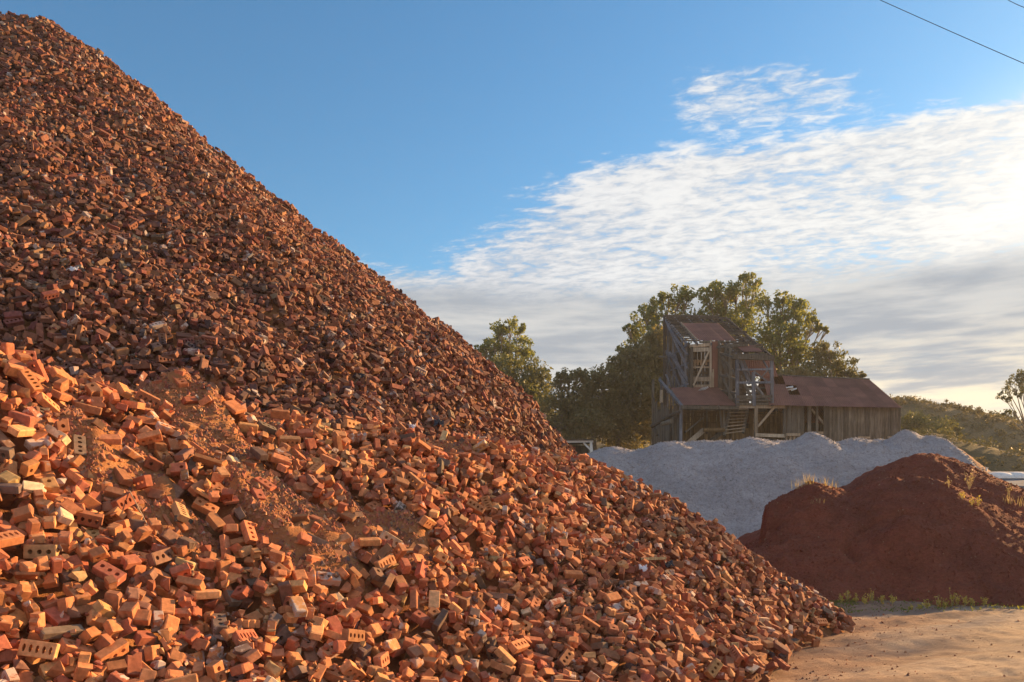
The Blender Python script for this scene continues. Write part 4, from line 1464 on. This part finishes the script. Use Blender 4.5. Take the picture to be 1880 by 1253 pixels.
# ------------------------------------------------------------------ trees, bushes, scrub
def leaf_cloud(cen, rad, n, size, hollow=.35, sub=None, flat=1.):
    """leaf-sized faces gathered in twig clumps through an ellipsoid; returns centres"""
    sub = sub or max(5, n // 38)
    d = rng.normal(size=(sub, 3)); d /= np.linalg.norm(d, axis=1)[:, None]
    r = (hollow + (1 - hollow) * rng.random(sub)) ** .6
    sc = cen + d * r[:, None] * rad
    sr = np.mean(rad) * rng.uniform(.24, .52, sub)
    k = rng.integers(0, sub, n)
    g = rng.normal(size=(n, 3)) * .55
    g /= np.maximum(1, np.linalg.norm(g, axis=1) / 1.1)[:, None]
    return sc[k] + g * sr[k][:, None] * np.array([1, 1, flat]), sc


def leaf_mesh(name, pts, size, mat, parent, tone=None, droop=.5, off=(0, 0, 0), slim=.45):
    n = len(pts)
    t = rng.normal(size=(n, 3)); t[:, 2] -= droop; t /= np.linalg.norm(t, axis=1)[:, None]
    b = np.cross(t, rng.normal(size=(n, 3))); b /= np.linalg.norm(b, axis=1)[:, None]
    L = (size * rng.uniform(.55, 1.35, n))[:, None]; w = L * slim * rng.uniform(.7, 1.3, (n, 1))
    v = np.stack([pts - t * L * .5, pts + b * w * .5, pts + t * L * .5, pts - b * w * .5], 1)
    v = v - np.array(off)
    c = rng.random(n) if tone is None else tone
    col = np.repeat(np.stack([c, c, c, np.ones(n)], 1), 4, 0)
    me = np_mesh(name, v.reshape(-1, 3), np.arange(n * 4), np.full(n, 4), mat, col)
    return link(name, me, parent)


def tree(name, label, cat, trunk, blobs, d, leaf, density=150, size=.3, group=None, hollow=.3, branches=True, rtrunk=.3, squash=.85, droop=.5, spread=1.2, slim=.45):
    bx = (trunk - 940) / F * d; bz = float(terrain(np.array([bx]), np.array([float(d)]))[0])
    root = empty(name, (bx, d, bz)); tag(root, label, cat, group)
    off = (bx, d, bz)
    P_, limbs = [], MB()
    cs_ = []
    for (u, v, r) in blobs:
        dd = d + random.uniform(-1, 1) * spread
        c = P(u, v, dd); R = r / F * dd
        rad = np.array([R, R * random.uniform(.8, 1.2), R * squash])
        n = int(1.7 * density * max(R, .5) ** 2) + 60
        R *= 1.12; rad = rad * 1.12
        p, sc = leaf_cloud(c, rad, n, size, hollow)
        P_.append(p); cs_.append((c, R, sc))
    leaf_mesh('crown', np.concatenate(P_), size, M[leaf], root, droop=droop, off=off, slim=slim)
    top = max(c[2] for c, _, _ in cs_)
    fork = bz + (top - bz) * .42
    base_pt = np.array([bx, d, bz - .3])
    fk = np.array([bx + random.uniform(-.3, .3), d, fork])
    limbs.tube([base_pt, base_pt * .5 + fk * .5 + [random.uniform(-.2, .2), 0, 0], fk], [rtrunk, rtrunk * .8, rtrunk * .62], 8)
    if branches:
        for c, R, sc in cs_:
            mid = fk * .45 + c * .55 + np.array([random.uniform(-.3, .3), random.uniform(-.3, .3), R * .2 - .3])
            limbs.tube([fk, mid, c], [rtrunk * .5, rtrunk * .28, rtrunk * .1], 6, cap=False)
            for q in sc[::max(1, len(sc) // 6)]:
                limbs.tube([c * .6 + mid * .4, q], [rtrunk * .12, .015], 4, cap=False)
    limbs.build('trunk', M['bark'], root, smooth=True, off=(0, 0, 0))
    tr = [o for o in root.children if o.name.startswith('trunk')][0]
    n_ = len(tr.data.vertices); a_ = np.zeros(n_ * 3, np.float32); tr.data.vertices.foreach_get('co', a_)
    tr.data.vertices.foreach_set('co', (a_.reshape(-1, 3) - np.array(off, np.float32)).ravel()); tr.data.update()
    return root


GE = 'gum trees behind the mill'
tree('gum_tree', 'tall open gum tree left of the mill tower, arching out to the left', 'tree', 1205,
     [(1143, 640, 11), (1158, 618, 17), (1150, 600, 9), (1176, 590, 16), (1183, 572, 14), (1200, 560, 17), (1212, 585, 22), (1228, 552, 18), (1250, 541, 19), (1266, 538, 13), (1245, 570, 22), (1190, 612, 20), (1222, 612, 24)],
     80, 'leaf_euc', 230, .34, GE)
tree('gum_tree', 'tallest sunlit gum tree rising right behind the mill tower', 'tree', 1345,
     [(1298, 540, 17), (1312, 532, 15), (1330, 535, 19), (1352, 528, 18), (1372, 517, 15), (1386, 520, 11), (1364, 513, 8), (1340, 560, 26), (1378, 552, 24), (1312, 566, 22), (1362, 592, 30), (1330, 598, 26), (1290, 590, 24)],
     82, 'leaf_euc', 230, .34, GE)
tree('gum_tree', 'broad golden gum tree behind the shed roof, right of the tower', 'tree', 1430,
     [(1405, 552, 15), (1437, 548, 13), (1428, 572, 22), (1462, 553, 17), (1472, 566, 17), (1480, 583, 15), (1455, 595, 26), (1496, 592, 10), (1509, 600, 7), (1488, 606, 14), (1418, 612, 30), (1462, 628, 26), (1392, 630, 30), (1440, 652, 30), (1400, 668, 32), (1470, 655, 18), (1518, 606, 4)],
     78, 'leaf_euc', 240, .34, GE)
tree('bushy_tree', 'dark round tree behind the right half of the shed ridge', 'tree', 1530,
     [(1500, 650, 20), (1522, 640, 15), (1535, 662, 22), (1560, 678, 18), (1510, 680, 26), (1478, 690, 24), (1545, 695, 22), (1574, 690, 10), (1584, 691, 5), (1455, 700, 22)],
     74, 'leaf_dark', 330, .3, GE)
tree('gum_tree', 'gum tree with a rounded top tuft standing next to the heap edge', 'tree', 935,
     [(936, 598, 16), (952, 602, 14), (920, 606, 15), (905, 630, 18), (892, 640, 15), (884, 652, 11), (925, 636, 20), (955, 636, 20), (972, 655, 15), (948, 655, 24), (910, 660, 20)],
     86, 'leaf_euc', 230, .34, 'gum trees')
tree('bushy_tree', 'dense dark green tree below the rounded gum top by the heap', 'tree', 955,
     [(940, 690, 38), (975, 690, 30), (910, 700, 32), (992, 705, 20), (955, 735, 46), (915, 755, 46), (985, 745, 32), (950, 790, 50)],
     76, 'leaf_dark', 300, .34, 'bushy trees along the back')
BB = 'bushy trees along the back'
tree('bush', 'low dusty bush in the dip right of the dense dark tree', 'bush', 1030,
     [(1030, 700, 15), (1045, 690, 14), (1060, 694, 16), (1045, 725, 34), (1020, 760, 34), (1060, 770, 40), (1030, 800, 34)], 70, 'leaf_brown', 430, .3, BB)
tree('bush', 'dusty bush with feathery top halfway between dark tree and mill', 'bush', 1085,
     [(1075, 690, 10), (1088, 700, 20), (1110, 690, 22), (1100, 725, 36), (1085, 770, 40), (1125, 780, 40)], 71, 'leaf_brown', 430, .3, BB)
tree('bush', 'tall brown green bush rising against the left gum tree', 'bush', 1140,
     [(1128, 670, 16), (1150, 660, 22), (1168, 645, 20), (1150, 695, 36), (1185, 665, 36), (1140, 740, 42), (1175, 720, 42), (1150, 790, 46)], 72, 'leaf_brown', 430, .32, BB)
tree('bush', 'big brown bush touching the left corner of the tower', 'bush', 1205,
     [(1195, 630, 20), (1212, 618, 18), (1232, 640, 26), (1205, 660, 32), (1225, 690, 36), (1200, 720, 42), (1215, 770, 46)], 73, 'leaf_brown', 430, .32, BB)
tree('bush', 'low brown thicket filling the gap below the golden gum tree', 'bush', 1445,
     [(1430, 690, 18), (1455, 688, 18), (1480, 694, 18), (1420, 705, 20), (1500, 700, 16)], 72, 'leaf_brown', 430, .3, BB)
tree('gum_tree', 'lone dark gum tree cut off by the right frame edge', 'tree', 1893,
     [(1842, 728, 9), (1850, 716, 11), (1862, 704, 12), (1874, 694, 13), (1888, 688, 16), (1902, 690, 16), (1855, 735, 8), (1870, 720, 10), (1846, 757, 6), (1858, 756, 6), (1885, 715, 14), (1905, 712, 16)],
     100, 'leaf_dark', 170, .3, 'gum trees', rtrunk=.22)
# a gum added out of view on the right to shade the dirt
tree('gum_tree', 'thin crowned gum tree added out of view on the right to shade the yard', 'tree', 2600,
     [(2480, 560, 26), (2530, 470, 32), (2600, 430, 36), (2660, 520, 30), (2720, 590, 26), (2560, 610, 24), (2630, 650, 24), (2750, 670, 20)],
     40, 'leaf_euc', 85, .22, 'gum trees', rtrunk=.22)
# distinct shrubs along the hill line
HL = [(1640, 735, 8, 124, 'dark shrub on the hill crest just past the shed gable'), (1655, 739, 6, 122, 'small dark shrub on the crest, second from the shed'),
      (1698, 742, 6, 126, 'round shrub on the grassy hill crest, alone in dry grass'), (1738, 744, 9, 126, 'wide dark shrub on the middle of the hill crest'), (1756, 748, 7, 125, 'shrub beside the wide dark one on the crest'),
      (1776, 752, 8, 124, 'shrub where the hill crest starts to fall'), (1795, 757, 8, 122, 'shrub on the falling hill crest left of the lone gum'), (1816, 765, 8, 118, 'olive shrub nearest the lone gum on the hill'),
      (1705, 792, 26, 92, 'broad green bush on the slope behind the brown earth pile'), (1672, 776, 22, 90, 'green bush beside the right end of the shed'), (1738, 786, 18, 96, 'lighter green bush in the middle of the slope')]
for (u, v, r, d_, lab) in HL:
    tree('shrub', lab, 'shrub', u, [(u, v, r), (u + r * .7, v + r * .4, r * .7), (u - r * .7, v + r * .5, r * .7)], d_, 'leaf_scrub' if r < 15 else 'leaf_dark', 330, .3, 'shrubs on the hill', rtrunk=.08)

# low scrub all over the hill, one mass
n = 6200
x = rng.uniform(30, 125, n); y = rng.uniform(58, 134, n)
k = rng.random(n) < .45 + .5 * (vnoise(x * .09, y * .09, 91) > -.1)
x, y = x[k], y[k]; z = terrain(x, y)
pts = []
for xx, yy, zz in zip(x, y, z):
    R = random.uniform(.25, 1.0) * (1.3 if yy < 100 else .8)
    m_ = int(34 * R) + 10
    g = rng.normal(size=(m_, 3)) * .5
    pts.append(np.array([xx, yy, zz + R * .3]) + g * np.array([R, R, R * .6]))
pts = np.concatenate(pts)
o = leaf_mesh('scrub', pts, .34, M['leaf_scrub'], None, tone=np.clip(.5 + .5 * vnoise(pts[:, 0] * .12, pts[:, 1] * .12, 93) + rng.normal(size=len(pts)) * .15, 0, 1))
tag(o, 'olive and dry brown scrub covering the hill slope', 'scrub', kind='stuff')

# ------------------------------------------------------------------ weeds and grasses
def ray(u, v, zf_, d0=3, d1=40):
    dd = np.arange(d0, d1, .02)
    p = np.stack([(u - 940) / F * dd, dd, EYE + (950 - v) / F * dd], 1)
    zz_ = zf_(p[:, 0], p[:, 1])
    k = np.argmax(p[:, 2] < zz_)
    return np.array([p[k, 0], p[k, 1], zz_[k]])


def weed(base_pt, h, mat, label, name='weed', n=7, leafy=26, lsize=.06, group=None, cat='weed', spread=.45, stalk='straw'):
    root = empty(name, tuple(base_pt)); tag(root, label, cat, group)
    m = MB(); lp = []
    for k in range(n):
        a = random.uniform(0, 6.28); hh = h * random.uniform(.5, 1)
        tip = Vector((math.cos(a) * spread * hh * random.random(), math.sin(a) * spread * hh * random.random(), hh))
        mid = tip * .5 + Vector((0, 0, hh * .06))
        m.tube([(0, 0, -.03), mid, tip], [.006, .004, .002], 4, cap=False)
        for j in range(leafy):
            t = random.uniform(.25, 1.02)
            p = mid * (2 * t) if t < .5 else mid + (tip - mid) * (2 * t - 1)
            lp.append(np.array(p) + rng.normal(size=3) * .02)
    m.build('stalks', M[stalk], root)
    if leafy: leaf_mesh('leaves', np.array(lp), lsize, M[mat], root, droop=-.6, slim=.35)
    return root


wl = [(1545, 1108, 17.6, .20), (1556, 1106, 17.7, .26), (1572, 1104, 17.6, .22), (1588, 1108, 17.4, .18), (1601, 1107, 17.6, .30), (1620, 1110, 17.4, .20), (1638, 1108, 17.5, .24),
      (1672, 1114, 17.2, .14), (1690, 1113, 17.2, .18), (1702, 1112, 17.3, .22), (1722, 1110, 17.4, .28), (1735, 1108, 17.4, .25), (1748, 1108, 17.4, .42), (1757, 1110, 17.3, .26), (1772, 1112, 17.2, .22), (1785, 1112, 17.3, .2), (1808, 1112, 17.2, .2)]
who = ['first yellow weed right of the brick heap toe', 'second weed from the heap toe, bushy', 'third weed from the heap toe, leaning', 'short weed between the third and tall fifth weed', 'tall slim yellow weed, fifth from heap toe',
       'short weed just right of the tall slim one', 'bushy yellow weed before the gap in the row', 'tiny weed after the gap in the row', 'small weed, second after the gap', 'weed left of the big yellow cluster', 'leafy weed starting the big yellow cluster',
       'weed in the big cluster left of its tallest stem', 'tallest yellow weed in the row by the yard', 'weed right beside the tallest one', 'low weed right of the big cluster', 'low weed two right of the big cluster', 'last thin weed at the right end of row']
for (u, v, d_, h), lab in zip(wl, who):
    x_ = (u - 940) / F * d_
    d_ -= .3; x_ = (u - 940) / F * d_
    z_ = max(float(terrain(np.array([x_]), np.array([d_]))[0]), float(red_z(np.array([x_]), np.array([d_]))[0]))
    weed((x_, d_, z_), h, 'leaf_yellow', lab, n=6, leafy=11, lsize=.055, group='yellow weeds along the foot of the red pile')
# low strip of grey green ground cover by the heap toe
n = 2600
u = rng.uniform(1490, 1880, n); d_ = rng.uniform(16.3, 17.6, n); x = (u - 940) / F * d_
k = rng.random(n) < np.where(u < 1570, 1., .25)
x, y = x[k], d_[k]
o = leaf_mesh('ground_cover', np.stack([x, y, terrain(x, y) + rng.uniform(0, .07, len(x))], 1), .07, M['leaf_green'], None, tone=rng.uniform(0, .6, len(x)), droop=-.5, slim=.3)
tag(o, 'thin low weeds where the yard meets the red pile', 'ground cover', kind='stuff')


def tuft(p, h, label, mat='straw', n=13, name='grass_tuft', group=None, r=.2):
    m = MB()
    V, C = [], []
    for k in range(n):
        a = random.uniform(0, 6.28); b0 = np.array([random.gauss(0, r * .4), random.gauss(0, r * .4), -.02])
        hh = h * random.uniform(.5, 1.05); ln = random.uniform(.1, .55) * hh
        tip = b0 + np.array([math.cos(a) * ln, math.sin(a) * ln, hh]); w = np.array([-math.sin(a), math.cos(a), 0]) * .005
        mid = b0 * .5 + tip * .5 + np.array([0, 0, hh * .12])
        V += [b0 - w, b0 + w, mid + w, mid - w, mid - w, mid + w, tip + w * .2, tip - w * .2]
        C += [random.random()] * 8
    C = np.array(C); col = np.stack([C, C, C, np.ones(len(C))], 1)
    o = link(name, np_mesh(name, np.array(V), np.arange(len(V)), np.full(len(V) // 4, 4), M[mat], col)); o.location = tuple(p)
    tag(o, label, 'grass tuft', group)


GT = 'grass tufts on the dirt piles'
for (u, v, h, mat, lab) in [(1470, 1082, .40, 'leaf_green', 'fresh green grass tuft between brick heap toe and red pile'), (1455, 1072, .35, 'straw', 'dry grass wisps just behind the green tuft'),
                            (1476, 893, .42, 'straw', 'dry straw tuft on the left shoulder of the red pile'), (1486, 890, .36, 'straw', 'straw tuft right of the largest one on the shoulder'), (1466, 897, .3, 'straw', 'lowest straw tuft on the left shoulder of red pile'),
                            (1512, 893, .3, 'straw', 'short straw tuft near the dip between shoulder and peak'), (1528, 896, .22, 'straw', 'tiny straw tuft in the dip below the main red peak'), (1500, 925, .22, 'straw', 'faint straw tuft part way down the red shoulder'),
                            (1850, 925, .35, 'straw', 'straw tuft on clods at the right edge of red pile'), (1870, 930, .3, 'straw', 'straw tuft nearest the right frame edge')]:
    tuft(ray(u, v, red_z, 15, 30) if v < 1060 else np.array([(u - 940) / F * 16.6, 16.6, max(0., float(red_z(np.array([(u - 940) / F * 16.6]), np.array([16.6]))[0]))]), h, lab, mat, group=GT)
GW = 'dry weeds on the red pile'
for (u, v, h, n_, lab) in [(1779, 900, .62, 10, 'tall branching dry weed on the right slope of red pile'), (1742, 897, .3, 3, 'thin dry stem left of the tall branching weed'), (1767, 917, .2, 5, 'small yellow weed below the tall branching weed'),
                           (1784, 930, .24, 4, 'yellow weed under the tall one, left of a pair'), (1796, 932, .30, 5, 'yellow weed on the slope, right of a pair'), (1852, 910, .28, 4, 'dry weed sprig beside the low building wall')]:
    weed(ray(u, v, red_z, 15, 30), h, 'straw' if h > .25 and u != 1796 else 'leaf_yellow', lab, n=n_, leafy=12, lsize=.05, group=GW, spread=.6)

# ------------------------------------------------------------------ odd things lying on the heap
def on_heap(u, v):
    dd = np.arange(3.6, 24, .01)
    xs_, zs_ = (u - 940) / F * dd, EYE + (950 - v) / F * dd
    ix = np.clip(((xs_ - X0) / RES).astype(int), 0, NX - 1); iy = np.clip(((dd - Y0) / RES).astype(int), 0, NY - 1)
    k = np.argmax(zs_ < Hp[iy, ix])
    return np.array([xs_[k], dd[k], zs_[k]])


def lath(u0, v0, u1, v1, w, t, mat, label, name='wood_lath'):
    a, b = on_heap(u0, v0), on_heap(u1, v1)
    a[2] += .03; b[2] += .03
    c = (a + b) / 2
    m = MB(); m.beam(a, b, w, t); o = m.build(name, M[mat], None, off=tuple(c)); tag(o, label, 'wood scrap')


lath(1176, 1031, 1222, 1029, .035, .02, 'wood', 'pale wooden lath lying level on the lower right of heap')
lath(322, 958, 356, 966, .05, .02, 'wood', 'grey brown splinter of wood beside the orange dust runnel')
lath(238, 908, 278, 985, .006, .006, 'palewood', 'thin straight rod sticking out of bricks in the dust', 'thin_rod')
for (u, v, s, mat, lab, nm) in [(806, 778, .17, 'plastic', 'crumpled black plastic on the heap above the ledge', 'plastic_scrap'), (664, 692, .13, 'plastic', 'black plastic shred high on the main heap slope', 'plastic_scrap'),
                                (758, 785, .10, 'scrap', 'white crumpled scrap beside the black plastic', 'paper_scrap'), (1228, 1038, .12, 'plastic', 'dark blue black scrap right of the pale lath', 'plastic_scrap'),
                                (1180, 1045, .10, 'scrap', 'pale scrap just below the wooden lath', 'paper_scrap'), (135, 497, .13, 'scrap', 'white chunk on the far left of main slope', 'paper_scrap'), (915, 1120, .07, 'scrap', 'small white shard low on the heap', 'paper_scrap')]:
    p = on_heap(u, v) + np.array([0, -.03, .02])
    V, F_ = [], []
    nn = 7; s *= .62
    ph = random.random() * 9
    for i in range(nn):
        for j in range(nn):
            a_, b_ = i / (nn - 1) - .5, j / (nn - 1) - .5
            V.append((a_ * s * 1.6 + random.uniform(-.1, .1) * s, b_ * s * 1.2 + random.uniform(-.1, .1) * s, s * (.35 * math.sin(7 * a_ + ph) * math.cos(6 * b_) + random.uniform(-.2, .2)) + b_ * s * .8))
    for i in range(nn - 1):
        for j in range(nn - 1): F_.append((i * nn + j, (i + 1) * nn + j, (i + 1) * nn + j + 1, i * nn + j + 1))
    m = MB(); m.add(V, F_, 1.); o = m.build(nm, M[mat]); o.location = tuple(p)
    md = o.modifiers.new('thick', 'SOLIDIFY'); md.thickness = .006
    tag(o, lab, 'scrap')

# ------------------------------------------------------------------ the dusty evening air
hm = bpy.data.materials.new('dusty_air'); hm.use_nodes = True
ht = NT(hm.node_tree)
ht.n.remove(ht.n['Principled BSDF'])
pv = ht.node('ShaderNodeVolumePrincipled')
pv.inputs['Color'].default_value = (.92, .92, .92, 1); pv.inputs['Density'].default_value = .00045; pv.inputs['Anisotropy'].default_value = .1
ht.l.new(pv.outputs[0], ht.n['Material Output'].inputs['Volume'])
m = MB(); m.box((-910, -70, -4), (1310, 2410, 36)); hz = m.build('haze', hm)
tag(hz, 'thin golden dust haze over the yard', 'haze', kind='stuff')
